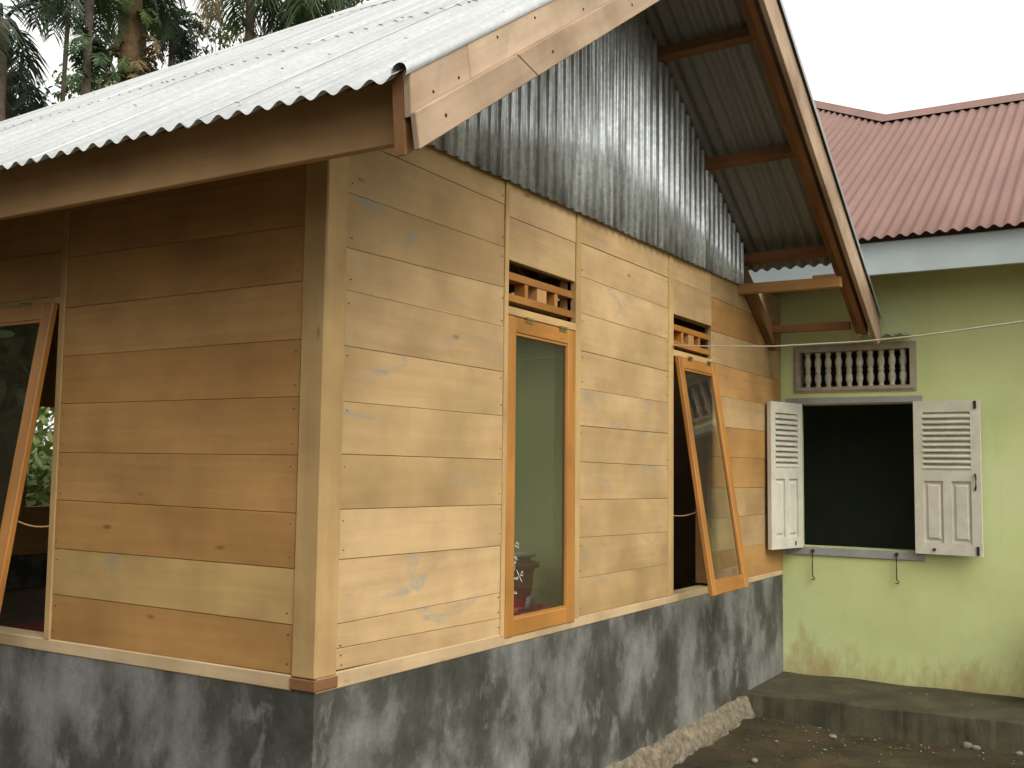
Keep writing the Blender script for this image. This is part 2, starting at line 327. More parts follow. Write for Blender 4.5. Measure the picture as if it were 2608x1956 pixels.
M['stone'] = plain('river_stone', (.21, .205, .175), .8, var=.4, scale=12, bump=.4)
M['trunk'] = plain('palm_trunk', (.12, .095, .065), .9, var=.5, scale=7, bump=.8)
M['fibre'] = plain('palm_fibre', (.135, .082, .04), .95, var=.6, scale=9, bump=.9)
M['bark'] = plain('tree_bark', (.10, .08, .06), .9, var=.5, scale=8, bump=.8)
M['palm'] = leaf_mat('palm_leaf', (.026, .052, .018), (.075, .115, .042))
M['palm_dark'] = leaf_mat('dark_palm_leaf', (.018, .036, .018), (.050, .080, .040))
M['dead'] = leaf_mat('dead_frond', (.16, .115, .05), (.27, .20, .095))
M['fern'] = leaf_mat('fern_leaf', (.07, .115, .03), (.15, .20, .07))
M['leaf'] = leaf_mat('broad_leaf', (.035, .065, .018), (.10, .15, .045))
M['leaf_y'] = leaf_mat('yellow_green_leaf', (.09, .13, .03), (.19, .23, .07))
M['litter'] = leaf_mat('leaf_litter', (.10, .14, .05), (.42, .40, .30))

# ================================================================== setting: ground, apron
def Z(z): return z + H0
gx = sorted(set([-400, -150, -60, -25, -12, -7, -4, -2, -1, 0, .5, 7, 12, 25, 60, 150, 400] + [1+.05*i for i in range(85)]))
gy = sorted(set([-400, -150, -60, -25, -12, -7, -5, -4, 1, 2, 4, 7, 12, 25, 60, 150, 400] + [-3.2+.05*i for i in range(68)]))
gv = []; gf = []
for y in gy:
    for x in gx:
        h = 0
        if 1 <= x <= 5.3 and -3.3 < y < .2:
            h = .030*noise.noise((x*1.3, y*1.3, 1)) + .014*noise.noise((x*5, y*5, 2)) + .010*noise.noise((x*13, y*13, 3)) - .012
            h += .035*max(0, 1-abs(y)/.35)*(.5+noise.noise((x*3, 0, 5)))*max(0, min(1, (4.3-x)/.4+.6))
        gv.append((x, y, h))
nx_ = len(gx)
for j in range(len(gy)-1):
    for i in range(nx_-1): gf.append((j*nx_+i, j*nx_+i+1, (j+1)*nx_+i+1, (j+1)*nx_+i))
tag(mesh_obj('ground', gv, gf, M['ground'], origin=(0, 0, 0), smooth=True), kind='structure')
def ground_z(x, y):
    h = .030*noise.noise((x*1.3, y*1.3, 1)) + .014*noise.noise((x*5, y*5, 2)) + .010*noise.noise((x*13, y*13, 3)) - .012
    return h + .035*max(0, 1-abs(y)/.35)*(.5+noise.noise((x*3, 0, 5)))*max(0, min(1, (4.3-x)/.4+.6))

AP = .16                                              # apron top
av = []; af = []; n_ap = 240
for i in range(n_ap+1):
    t = i/n_ap; y = .0 - t*7.0
    xf = 4.25 + .10*min(1, -y/1.7) + .014*noise.noise((y*4, 3, 1)) + .008*noise.noise((y*14, 1, 7)) + .005*noise.noise((y*40, 1, 7))
    zt = AP + .012*noise.noise((y*3, 8, 2))
    av += [(5.086, y, zt+.006), (xf+.45, y, zt), (xf+.012, y, zt-.002), (xf, y, zt-.012), (xf-.015+.01*noise.noise((y*9, 0, 0)), y, .05), (xf-.03, y, -.06), (5.086, y, -.06)]
for i in range(n_ap):
    for k in range(6): af.append((i*7+k, i*7+k+1, (i+1)*7+k+1, (i+1)*7+k))
af.append((6, 5, 4, 3, 2, 1, 0))
tag(mesh_obj('pavement', av, af, M['apron']), kind='structure')

# ================================================================== wooden house
house = tag(empty('wooden_house', (0, 0, 0)), 'small new timber plank house on dark cement plinth with zinc gable roof', 'house')
XE, XR = 5.085, 2.16                                   # end of the plank wall, ridge line
YB = 5.6                                               # back wall
# --- plinth and rubble footing
pl = MB()
PB = .135
pl.box((0, 0, PB), (XE, .18, H0)); pl.box((0, .18, PB), (.18, YB, H0)); pl.box((.18, YB-.18, PB), (XE, YB, H0))
plo = pl.build('plinth', M['plaster'], house, origin=(0, 0, 0))
def footing(along, a0, a1):
    vv = []; ff = []; prof = [(.10, PB-.02), (-.004, PB+.012), (-.022, PB-.02), (-.042, .085), (-.055, .045), (-.06, 0), (-.06, -.08), (.10, -.08)]
    n = int((a1-a0)/.018)
    for i in range(n+1):
        a = a0+(a1-a0)*i/n
        for k, (d, z) in enumerate(prof):
            j = 0 if k in (0, 6, 7) else 1
            dd = d + j*.022*noise.noise((a*9, k*1.7, 4)) + j*.016*noise.noise((a*27, k*2.1, 9))
            z2 = z + j*(.022*noise.noise((a*7, k*2.3, 14)))*(0.7 if k > 1 else 1)
            vv.append((a, dd, z2) if along == 'x' else (dd, a, z2))
    m_ = len(prof)
    for i in range(n):
        for k in range(m_-1): ff.append((i*m_+k, (i+1)*m_+k, (i+1)*m_+k+1, i*m_+k+1))
    return vv, ff
for al, a0, a1 in (('x', -.05, 4.6), ('y', -.05, YB)):
    v_, f_ = footing(al, a0, a1); mesh_obj('rubble_footing', v_, f_, M['rubble'], plo, smooth=True)
# --- floor inside
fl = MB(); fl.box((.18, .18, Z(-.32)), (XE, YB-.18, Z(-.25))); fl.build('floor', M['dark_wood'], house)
pt = MB(); pt.box((XE-.07, .19, Z(-.25)), (XE-.03, 1.22, Z(2.3))); pt.build('partition', M['dark_wood'], house)
# --- sill beams
def sill(name, c): return board(name, c, M['sill'], house, .004)
SZ0, SZ1 = .005, .048
def gq(x0, x1, za0, za1, zb0, zb1, d0, d1):           # quad on the gable wall (plane y), left/right bottom and top heights
    q = [(x0, d0, Z(za0)), (x1, d0, Z(za1)), (x1, d0, Z(zb1)), (x0, d0, Z(zb0))]
    return q + [(p[0], d1, p[2]) for p in q]
def eq(y0, y1, za0, za1, zb0, zb1, d0, d1):           # the same on the eave wall (plane x)
    q = [(d0, y0, Z(za0)), (d0, y1, Z(za1)), (d0, y1, Z(zb1)), (d0, y0, Z(zb0))]
    return q + [(d1, p[1], p[2]) for p in q]
sill('sill_beam', gq(.004, XE-.004, -.002, -.002, .056, .030, -.004, .10))
sill('sill_beam', eq(.102, YB, -.002, -.002, .050, .044, -.004, .10))
# --- corner post with its shoe, window posts
abox('corner_post', (-.008, -.008, Z(.046)), (.102, .098, Z(2.03)), M['post'], house, .005, 2)
abox('post_shoe', (-.010, -.010, Z(.006)), (.108, .104, Z(.044)), M['rafter'], house, .003, 0)
for x0, x1, d in ((1.147, 1.178, -.006), (1.803, 1.856, -.005), (2.944, 3.014, -.005)):
    abox('window_post', (x0, d, Z(.040)), (x1, .09, Z(2.10)), M['post'], house, .003, 2)
abox('window_post', (-.006, 1.392, Z(.046)), (.09, 1.428, Z(2.03)), M['post'], house, .003, 2)
abox('window_post', (-.006, 2.055, Z(.046)), (.09, 2.095, Z(2.03)), M['post'], house, .003, 2)
# --- walls: inner lining with openings, planks on it
def grid_wall(name, us, zs, holes, to, d0, d1, mat, parent):
    """solid slab from cells; holes = set of (i,j) cells left open; to(u,z,d) -> world"""
    mb = MB(); nu, nz = len(us)-1, len(zs)-1
    solid = lambda i, j: 0 <= i < nu and 0 <= j < nz and (i, j) not in holes
    for i in range(nu):
        for j in range(nz):
            if not solid(i, j): continue
            u0, u1, z0, z1 = us[i], us[i+1], zs[j], zs[j+1]
            c = [to(u0, z0, d0), to(u1, z0, d0), to(u1, z1, d0), to(u0, z1, d0), to(u0, z0, d1), to(u1, z0, d1), to(u1, z1, d1), to(u0, z1, d1)]
            fs = [(0, 1, 2, 3), (7, 6, 5, 4)]
            if not solid(i-1, j): fs.append((0, 3, 7, 4))
            if not solid(i+1, j): fs.append((1, 5, 6, 2))
            if not solid(i, j-1): fs.append((0, 4, 5, 1))
            if not solid(i, j+1): fs.append((3, 2, 6, 7))
            mb.add(c, fs)
    return mb.build(name, mat, parent)
tg = lambda u, z, d: (u, d, Z(z)); te = lambda u, z, d: (d, u, Z(z))
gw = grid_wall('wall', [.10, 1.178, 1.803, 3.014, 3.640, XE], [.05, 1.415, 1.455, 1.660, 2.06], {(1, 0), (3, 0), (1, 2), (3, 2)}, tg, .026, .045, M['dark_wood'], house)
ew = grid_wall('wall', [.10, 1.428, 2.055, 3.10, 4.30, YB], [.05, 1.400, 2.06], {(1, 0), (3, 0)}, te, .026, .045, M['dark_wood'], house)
bw = grid_wall('wall', [.0, 2.66, 3.34, 3.85, 4.75, XE], [-.25, .39, 1.22, 1.65, 1.95], {(1, 1), (3, 0), (3, 1), (3, 2)}, tg, YB-.06, YB, M['plank_warm'], house)  # the taller opening is an unseen doorway, added to let daylight in
for x in (.9, 2.16, 3.4): abox('gable_stud', (x-.03, .03, Z(2.09)), (x+.03, .08, Z(3.45-.63*abs(x-XR)-.16)), M['rafter'], house, 0, 2)
def plank_rows(x0, x1, lines, wallpart, on, mat_fn, gap=.0017):
    for k in range(len(lines)-1):
        (a0, a1), (b0, b1) = lines[k], lines[k+1]
        d = random.uniform(-.0025, .0025)
        g = gap if random.random() < .75 else gap*.4
        board('plank', on(x0+.002, x1-.002, a0+g/2, a1+g/2, b0-g/2, b1-g/2, d, .026), mat_fn(k), wallpart, .0015)
P = lambda k: M['plank']
Aln = [(.060, .036), (.132, .118), (.214, .224), (.431, .422), (.601, .595), (.790, .786), (.972, .974), (1.165, 1.163), (1.361, 1.360), (1.510, 1.531), (1.707, 1.707), (1.906, 1.895), (2.08, 2.08)]
plank_rows(.102, 1.147, Aln, gw, gq, P)
Cln = [(.040, .044), (.228, .222), (.421, .402), (.604, .591), (.786, .775), (.962, .962), (1.143, 1.138), (1.329, 1.319), (1.515, 1.506), (1.697, 1.685), (1.863, 1.866), (2.08, 2.08)]
plank_rows(1.856, 2.944, Cln, gw, gq, P)
Eln = [(.038, .014), (.245, .243), (.452, .450), (.646, .638), (.842, .845), (1.035, 1.042), (1.234, 1.238), (1.438, 1.430), (1.641, 1.655), (1.86, 1.85), (2.06, 2.06)]
plank_rows(3.634, XE, Eln, gw, gq, lambda k: M['plank_warm'] if k in (0, 3, 4, 6, 8) else M['plank'])
plank_rows(1.178, 1.803, [(1.660, 1.659), (1.85, 1.852), (2.08, 2.08)], gw, gq, P)
plank_rows(3.014, 3.634, [(1.664, 1.667), (1.87, 1.87), (2.08, 2.08)], gw, gq, P)
Lln = [(.052, .045), (.215, .226), (.402, .407), (.588, .600), (.784, .790), (.983, .986), (1.182, 1.179), (1.383, 1.378), (1.580, 1.586), (1.765, 1.78), (1.95, 1.95), (2.07, 2.07)]
plank_rows(.100, 1.392, Lln, ew, eq, lambda k: M['plank_mid'] if k == 1 else M['plank_warm'])
plank_rows(2.095, 3.10, Lln, ew, eq, lambda k: M['plank_warm']); plank_rows(4.30, YB, Lln, ew, eq, lambda k: M['plank_warm']); plank_rows(3.10, 4.30, [(1.40, 1.40), (1.62, 1.62), (1.85, 1.85), (2.07, 2.07)], ew, eq, lambda k: M['plank_warm'])
plank_rows(1.428, 2.055, [(1.43, 1.43), (1.62, 1.62), (1.85, 1.85), (2.07, 2.07)], ew, eq, lambda k: M['plank_warm'])
beam('window_header', (-.004, 1.428, Z(1.40)), (-.004, 2.055, Z(1.40)), (0, 0, .03), (.09, 0, 0), M['post'], house)
for x0, x1 in ((1.178, 1.803), (3.014, 3.634)):
    abox('window_header', (x0, -.004, Z(1.418)), (x1, .09, Z(1.455)), M['post'], house)
# nail heads on the plank ends
nm = MB()
def nail(p, ax, r=.0024):
    e1 = Vector((1, 0, 0)) if ax == 'y' else Vector((0, 1, 0)); e2 = Vector((0, 0, 1)); nn = Vector((0, -1, 0)) if ax == 'y' else Vector((-1, 0, 0))
    c = Vector(p)+nn*.0015
    vs_ = [c+(e1*math.cos(a)+e2*math.sin(a))*r for a in [i*math.pi/3 for i in range(6)]]
    nm.add(vs_+[v-nn*.004 for v in vs_], [tuple(range(6))] + [(i, (i+1) % 6, (i+1) % 6+6, i+6) for i in range(6)])
for ln, xs in ((Aln, (.125, 1.128)), (Cln, (1.872, 2.925)), (Eln, (3.66,))):
    for k in range(len(ln)-1):
        for x in xs:
            for t in (.2, .8):
                if random.random() < .55: nail((x+random.uniform(-.006, .006), -.0028, Z(ln[k][0]*(1-t)+ln[k+1][0]*t+random.uniform(-.01, .01))), 'y')
for k in range(len(Lln)-1):
    for y in (.125, 1.37):
        for t in (.2, .8):
            if random.random() < .5: nail((-.0028, y+random.uniform(-.006, .006), Z(Lln[k][0]*(1-t)+Lln[k+1][0]*t)), 'x')
tag(nm.build('nail_heads', M['nail'], house), kind='stuff')

# --- windows: fixed lining (window) with a top-hung sash in it
def window(axis, a0, a1, zt, zb, theta, lap, right_w=.072):
    """axis 'y' = gable wall (a = x), axis 'x' = eave wall (a = y). The sash is hinged at zt and swings out by theta."""
    def W(a, s, d):                                     # s = distance down from the hinge, d = outward from sash back
        out_ = lap + math.sin(theta)*s + math.cos(theta)*d
        zz_ = zt - math.cos(theta)*s + math.sin(theta)*d
        return (a, -out_, Z(zz_)) if axis == 'y' else (-out_, a, Z(zz_))
    fr = MB()
    def fb(a, b, z0, z1):
        if axis == 'y': fr.box((a, .024, Z(z0)), (b, .10, Z(z1)))
        else: fr.box((.024, a, Z(z0)), (.10, b, Z(z1)))
    fb(a0+.001, a0+.018, .055, zt-.001); fb(a1-.018, a1-.001, .055, zt-.001); fb(a0+.018, a1-.018, zt-.02, zt-.001)
    win = fr.build('window', M['rafter'], house)
    h = zt-zb; st, rt, rb = .060, .070, .074; th = .027
    def piece(name, b0, b1, s0, s1, d0, d1, mat=M['sash'], bev=.004, vert=True):
        q = [W(b0, s0, d1), W(b0, s1, d1), W(b1, s1, d1), W(b1, s0, d1)] if vert else [W(b0, s0, d1), W(b1, s0, d1), W(b1, s1, d1), W(b0, s1, d1)]
        k = [W(b0, s0, d0), W(b0, s1, d0), W(b1, s1, d0), W(b1, s0, d0)] if vert else [W(b0, s0, d0), W(b1, s0, d0), W(b1, s1, d0), W(b0, s1, d0)]
        return board(name, q+k, mat, win, bev)
    piece('stile', a0+.001, a0+.004+st, 0, h, 0, th); piece('stile', a1-.004-right_w, a1-.001, 0, h, 0, th)
    piece('rail', a0+.004+st, a1-.004-right_w, .001, rt, .001, th-.001, vert=False); piece('rail', a0+.004+st, a1-.004-right_w, h-rb, h-.001, .001, th-.001, vert=False)
    b0, b1 = a0+.004+st, a1-.004-right_w                # glazing bead
    piece('glazing_bead', b0, b0+.010, rt, h-rb, .012, th-.006, bev=0); piece('glazing_bead', b1-.010, b1, rt, h-rb, .012, th-.006, bev=0)
    piece('glazing_bead', b0+.010, b1-.010, h-rb-.010, h-rb, .012, th-.006, bev=0, vert=False); piece('glazing_bead', b0+.010, b1-.010, rt, rt+.010, .012, th-.006, bev=0, vert=False)
    piece('pane', b0+.002, b1-.002, rt+.002, h-rb-.002, .0095, .012, M['glass'], 0)
    for f in (.28, .78):
        c = a0+(a1-a0)*f; hb = MB()
        hb.tube([W(c-.03, -.003, th+.004), W(c+.03, -.003, th+.004)], .006, 8)
        hb.add([W(c-.03, .0, th+.0015), W(c+.03, .0, th+.0015), W(c+.03, .018, th+.0015), W(c-.03, .018, th+.0015)], [(0, 1, 2, 3)])
        hb.build('hinge', M['brass'], win)
    return win, W
w1, W1 = window('y', 1.178, 1.803, 1.415, .030, math.radians(.2), -.021)
w2, W2 = window('y', 3.018, 3.634, 1.415, .030, math.radians(8.7), .006)
w3, W3 = window('x', 1.428, 2.055, 1.398, .020, math.radians(8.6), .006)
w4, W4 = window('x', 3.10, 4.30, 1.398, .020, math.radians(24), .006)  # out-of-view window, added to let more daylight into the room
w1['label'] = 'closed tall window with handwriting on its glass'
# handwriting on the glass of the closed window
wr = MB()
def zp(x, y): return onY(1270+.1748*x, 1350+.1748*y, .0035)
def stroke(pts, wd=.0017):
    P3 = [zp(*p) for p in pts]
    for a, b in zip(P3[:-1], P3[1:]):
        t = (b-a).normalized(); s = Vector((t.z, 0, -t.x))*wd
        wr.add([a-s-t*wd*.6, b-s+t*wd*.6, b+s+t*wd*.6, a+s-t*wd*.6], [(0, 1, 2, 3)])
for s_ in ([(215,165),(220,190)], [(250,190),(275,185),(295,205),(280,222)], [(240,215),(250,242),(265,232)], [(250,242),(275,245),(290,258)],
           [(228,395),(248,390),(266,405),(268,430),(254,434),(244,415),(230,397)], [(205,455),(222,472),(245,490),(250,465),(236,450),(240,480),(215,500)],
           [(218+20*math.cos(a*.5236), 550+36*math.sin(a*.5236)) for a in range(13)], [(262,585),(300,668),(340,755)], [(318,655),(352,668)], [(325,640),(335,605),(350,600),(353,640)],
           [(205,690),(212,675),(202,720),(218,722),(238,690),(242,715)], [(242,715),(278,680),(282,715),(262,718)], [(205,770),(218,768)], [(202,800),(218,800)], [(215,920),(265,925)], [(236,885),(240,922)], [(258,900),(250,924)]): stroke(s_)
tag(wr.build('writing', M['chalk'], w1), kind='stuff')
# yellow tie cords that hold the swung-out sashes
def cord(pts, parent, rad=.0035, name='cord', mat='cord'):
    mb = MB(); mb.tube(pts, rad, 6); return mb.build(name, M[mat], parent, smooth=True)
def sag(a, b, s, n=8):
    a, b = Vector(a), Vector(b); return [a.lerp(b, i/n)-Vector((0, 0, s*4*(i/n)*(1-i/n))) for i in range(n+1)]
cord(sag((3.016, .03, Z(.50)), W2(3.06, .90, .0), .02), w2)
cord(sag((.03, 1.430, Z(.50)), W3(1.47, .88, .0), .02), w3)

# --- transom vents above the gable windows
for x0, x1 in ((1.178, 1.803), (3.014, 3.634)):
    fr = MB(); fr.box((x0, .012, Z(1.578)), (x1, .075, Z(1.611))); fr.box((x0, .012, Z(1.483)), (x1, .075, Z(1.515)))
    v = fr.build('transom_vent', M['sash'], house); L_ = x1-x0
    for f0, f1 in ((.275, .320), (.715, .760)):
        abox('bar', (x0+L_*f0, .016, Z(1.515)), (x0+L_*f1, .073, Z(1.578)), M['sash'], v, .001, 2)
    abox('bar', (x0+L_*.45, .016, Z(1.515)), (x0+L_*.59, .073, Z(1.578)), M['beam'], v, .001, 2)

gt = MB(); gt.add([(x, y_, Z(z)) for y_ in (YB-.05, YB-.01) for x, z in ((0, 1.95), (4.4, 1.95), (2.16, 3.28))], [(0, 2, 1), (3, 4, 5), (0, 1, 4, 3), (1, 2, 5, 4), (2, 0, 3, 5)]); gt.build('back_gable', M['plank_warm'], house)
# --- roof planes
EX, EZ = -.56, 1.765
def ridge(y): return 3.55 - (.0365*(y-1.76) if y > 1.76 else 0)
def zl(x, y): return EZ + (ridge(y)-EZ)*(x-EX)/(XR-EX)
def zr(x, y): return ridge(y) - .607*(x-XR)
PITCHC, AMP = .0815, .0105
def corr(name, mat, parent, y0, y1, xa, xb, zf, lift=0.0, phase=0.0, amp=AMP, xtop=None, nx=3, th=.0015, trim=None):
    """corrugated sheet: flutes run in x (from xa up to xb), waves across y"""
    n = max(4, int((y1-y0)/PITCHC*10)); vv = []; ff = []
    for i in range(n+1):
        y = y0+(y1-y0)*i/n; o = amp*math.cos(2*math.pi*(y-phase)/PITCHC)
        x1_ = xtop(y) if xtop else xb
        for k in range(nx+1):
            x = xa+(x1_-xa)*k/nx; z = zf(x, y)+o+lift
            vv.append((x, y, Z(z))); vv.append((x, y, Z(z-th)))
    m_ = (nx+1)*2
    for i in range(n):
        for k in range(nx):
            a = i*m_+k*2
            ff.append((a, a+m_, a+m_+2, a+2)); ff.append((a+1, a+3, a+m_+3, a+m_+1))
        a = i*m_; ff.append((a, a+1, a+m_+1, a+m_)); a = i*m_+nx*2; ff.append((a, a+m_, a+m_+1, a+1))
    for i in (0, n):
        for k in range(nx): a = i*m_+k*2; ff.append((a, a+2, a+3, a+1))
    return mesh_obj(name, vv, ff, mat, parent, smooth=True)
Y0R, Y1R = -.715, 6.1
capv = MB()
ny = 30
for i in range(ny+1):
    y = Y0R-.03+(Y1R-Y0R+.06)*i/ny; zt_ = Z(ridge(y))
    for dx, dz in ((-.17, -.085), (-.168, -.078), (-.03, .022), (0, .034), (.03, .022), (.168, -.078), (.17, -.085)): capv.v.append(Vector((XR+dx, y, zt_+dz-.012)))
for i in range(ny):
    for k in range(6): capv.f.append((i*7+k, i*7+k+1, (i+1)*7+k+1, (i+1)*7+k))
roof = capv.build('roof', M['zinc'], house)
roof['label'] = 'new zinc roof with folded ridge cap'
SW = PITCHC*9
y = Y0R; c = 0
while y < Y1R-.05:
    y1 = min(y+SW+PITCHC*.9, Y1R); lf = .0025*(c % 2)
    corr('roof_sheet', M['zinc'], roof, y, y1, EX, .92, zl, lf, Y0R)
    corr('roof_sheet', M['zinc'], roof, y, y1, .78, XR-.02, zl, lf+.004, Y0R)
    xr_end = 4.45
    corr('roof_sheet', M['zinc_dark'], roof, y, y1, XR+.02, xr_end, zr, lf, Y0R, nx=5)
    y += SW; c += 1
# roof nails: one joined part
rn = MB()
for xs_, f in (((-.47, .12, .75, 1.4, 1.95), zl),):
    for x in xs_:
        yy = Y0R + PITCHC
        while yy < Y1R:
            z = f(x, yy)+AMP+.004; cpt = Vector((x+random.uniform(-.02, .02), yy, Z(z)))
            rn.lathe((cpt.x, cpt.y, cpt.z-.003), [(.008, 0), (.007, .003), (.003, .005)], 6)
            yy += PITCHC*random.choice((3, 4, 5, 7))
tag(rn.build('roof_nails', M['zinc'], roof), kind='stuff')
# rolled sheet edge over the barge boards
def roll(x0, x1, zf, y, rr=.026):
    mb = MB(); n = 24; prof = []
    for k in range(11):
        a = math.radians(200-k*23); prof.append((math.cos(a)*rr, math.sin(a)*rr+.010))
    for i in range(n+1):
        x = x0+(x1-x0)*i/n; zc = zf(x, y)
        for py, pz in prof: mb.v.append(Vector((x, y-py*1.0, Z(zc+pz))))
    m_ = len(prof)
    for i in range(n):
        for k in range(m_-1): mb.f.append((i*m_+k, i*m_+k+1, (i+1)*m_+k+1, (i+1)*m_+k))
    return mb.build('edge_roll', M['zinc'], roof, smooth=True)
roll(EX+.01, XR, zl, Y0R-.008); roll(XR, 5.03, zr, Y0R-.012, .036)
# --- barge boards: two courses, the lower one standing proud
def barge(x0, x1, zf, d_top, d_bot, y0, y1, cut0=0.0, cut1=0.0):
    a, b = Vector((x0+cut0, y0, Z(zf(x0+cut0, y0)-d_bot))), Vector((x1+cut1, y0, Z(zf(x1+cut1, y0)-d_bot)))
    q = [a, b, Vector((x1, y0, Z(zf(x1, y0)-d_top))), Vector((x0, y0, Z(zf(x0, y0)-d_top)))]
    return board('barge_board', q+[Vector((p.x, y1, p.z)) for p in q], M['barge'], house, .003)
YB0 = -.742
barge(EX+.035, -.265, zl, -.006, .128, YB0, YB0+.026, .012, .03); barge(-.2625, XR-.001, zl, -.006, .128, YB0, YB0+.026, .03)
barge(EX+.035, -.02, zl, .112, .222, YB0-.022, YB0-.001, .022, .13); barge(-.0185, XR-.001, zl, .112, .222, YB0-.022, YB0-.001, .13)
barge(XR+.001, 4.99, zr, -.006, .150, YB0, YB0+.026, 0, -.08); barge(XR+.001, 4.93, zr, .162, .320, YB0-.030, YB0-.001, 0, -.14); bq2 = barge(XR+.002, 4.84, zr, .0, .300, YB0+.0265, YB0+.066, 0, -.12); bq2.name = 'barge_rafter'; bq2.data.materials[0] = M['rafter']
bq = barge(EX+.037, XR-.002, zl, .0, .232, YB0+.0265, YB0+.066, .022); bq.name = 'barge_rafter'; bq.data.materials[0] = M['rafter']
nb = MB()
def dot(x, z, y, r): 
    nb.lathe((0, 0, 0), [(r, 0), (r*.6, .003)], 8); k = len(nb.v)-16
    for i in range(k, k+16): v = nb.v[i]; nb.v[i] = Vector((x+v.x, y-v.z, Z(z)+v.y))
for x in (-.42, -.30, -.1, .12, .38, .45, .9, 1.5): dot(x, zl(x, -.7)-random.choice((.03, .09)), YB0, .005)
for x in (-.39, .2, .8, 1.4): dot(x, zl(x, -.7)-.17, YB0-.022, .006)
tag(nb.build('barge_nails', M['iron'], house), kind='stuff')
# --- eave fascia
beam('fascia_board', (-.43, -.674, Z(1.637)), (-.43, Y1R-.02, Z(1.637)), (0, 0, .185), (.028, 0, 0), M['fascia'], house, .003)
beam('fascia_board', (4.70, -.60, Z(1.742)), (4.70, -.005, Z(1.745)), (0, 0, .055), (.04, 0, 0), M['rafter'], house, .003)
# --- purlins and rafters carrying the overhang
for x in (-.30, .42, 1.30, 2.02): 
    z = zl(x, -.5)-.075
    beam('purlin', (x-.025, YB0+.03, Z(z)), (x-.025, Y1R-.1, Z(z-(.10 if x > 1 else .03))), (.05, 0, .02), (0, 0, .05), M['rafter'], house)
for x in (2.30, 2.74, 3.48, 4.25):
    z = zr(x, -.5)-.085
    beam('purlin', (x-.03, YB0+.03, Z(z)), (x-.03, Y1R-.1, Z(z-.14)), (.055, 0, -.02), (0, 0, .055), M['rafter'], house)
def rafter(x0, x1, zf, y0, d0, d1):
    q = [(x0, y0, Z(zf(x0, 0)-d1)), (x1, y0, Z(zf(x1, 0)-d1)), (x1, y0, Z(zf(x1, 0)-d0)), (x0, y0, Z(zf(x0, 0)-d0))]
    return board('rafter', q+[(p[0], y0+.05, p[2]) for p in q], M['rafter'], house)
rafter(XR, 4.86, zr, -.655, .095, .185); rafter(4.16, 4.80, zr, -.055, .20, .32)
rafter(-.398, XR, zl, -.60, .095, .185)
for yy in (1.6, 3.2, 4.8): rafter(-.398, XR, lambda x, y_, q=yy: zl(x, q), yy, .085, .18); rafter(XR, 4.40, lambda x, y_, q=yy: zr(x, q), yy, .085, .18)
# wall-plate beam sticking out under the overhang, and the one above the eave wall
beam('wall_plate', (4.135, -.685, Z(1.945)), (4.135, .9, Z(1.955)), (0, 0, .068), (.05, 0, 0), M['beam'], house, .004)
beam('wall_plate', (.02, .10, Z(2.03)), (.02, YB, Z(2.03)), (0, 0, .08), (.06, 0, 0), M['beam'], house)
abox('packing_block', (4.15, -.65, Z(2.013)), (4.185, -.50, Z(2.035)), M['beam'], house)
# --- zinc gable cladding
def clad(x0, x1, zb0, zb1, yoff):
    n = int((x1-x0)/PITCHC*18); vv = []; ff = []
    for i in range(n+1):
        x = x0+(x1-x0)*i/n; ph = ((x/PITCHC) % 1.0)
        # flat pans with narrow raised ribs
        dp = min(ph, 1-ph); rib = max(0, min(1, (.24-dp)/.13)); o = .017*rib*rib*(3-2*rib) - .003*max(0, 1-dp/.06) + .0035*max(0, 1-abs(ph-.5)/.07)
        zt_ = (zl(x, 0) if x < XR else zr(x, 0))-.045
        zb_ = zb0+(zb1-zb0)*(x-x0)/(x1-x0) + .004*noise.noise((x*3, 1, 1))
        for y_ in (yoff-o, yoff-o+.0015):
            for t in (0, .33, .66, 1): vv.append((x, y_ - .006*math.sin(t*3.1)*noise.noise((x*2, t, 3)), Z(zb_+(max(zt_, zb_+.01)-zb_)*t)))
    for i in range(n):
        for k in range(3):
            a = i*8+k; ff.append((a, a+8, a+9, a+1)); ff.append((a+4, a+5, a+13, a+12))
        ff.append((i*8, i*8+4, (i+1)*8+4, (i+1)*8))
    for i in (0, n):
        for k in range(3): a = i*8+k; ff.append((a, a+1, a+5, a+4))
    return mesh_obj('cladding_sheet', vv, ff, M['zinc_g'], clo, smooth=True)
cb = MB(); cb.box((.0, -.016, Z(2.05)), (4.13, -.004, Z(2.10)))
clo = cb.build('gable_cladding', M['rafter'], house)
XS = [.0, 1.318, 2.13, 2.78, 3.46, 4.15]
for i in range(5):
    clad(XS[i]-(0 if i == 0 else -.004 if i == 1 else .03), XS[i+1], 1.993+.003*i, 1.996+.003*i, -.020-.004*(i % 2))

# ================================================================== green house
gh = tag(empty('green_house', (5.09, 0, 0)), 'pale green rendered house with faded red corrugated roof and open white shutters', 'house')
GX = 5.09; GY0, GY1 = -7.0, 6.0
tgr = lambda u, z, d: (GX+d, u, z)
zw0, zw1, zv0, zv1 = Z(.215), Z(1.250), Z(1.372), Z(1.640)
grid_wall('wall', [GY0, -.949, -.935, -.130, -.122, GY1], [0, zw0, zw1, zv0, zv1, Z(2.42)], {(1, 1), (2, 1), (3, 1), (2, 3)}, tgr, 0, .14, M['green'], gh)
rm = MB()                                             # dark room behind the window
def quad(a, b, c, d): rm.add([a, b, c, d], [(0, 1, 2, 3)])
rx0, rx1, ry0, ry1, rz0, rz1 = GX+.141, 8.6, -3.0, 1.6, .2, Z(2.40)
quad((rx1, ry0, rz0), (rx1, ry1, rz0), (rx1, ry1, rz1), (rx1, ry0, rz1)); quad((rx0, ry0, rz0), (rx1, ry0, rz0), (rx1, ry0, rz1), (rx0, ry0, rz1))
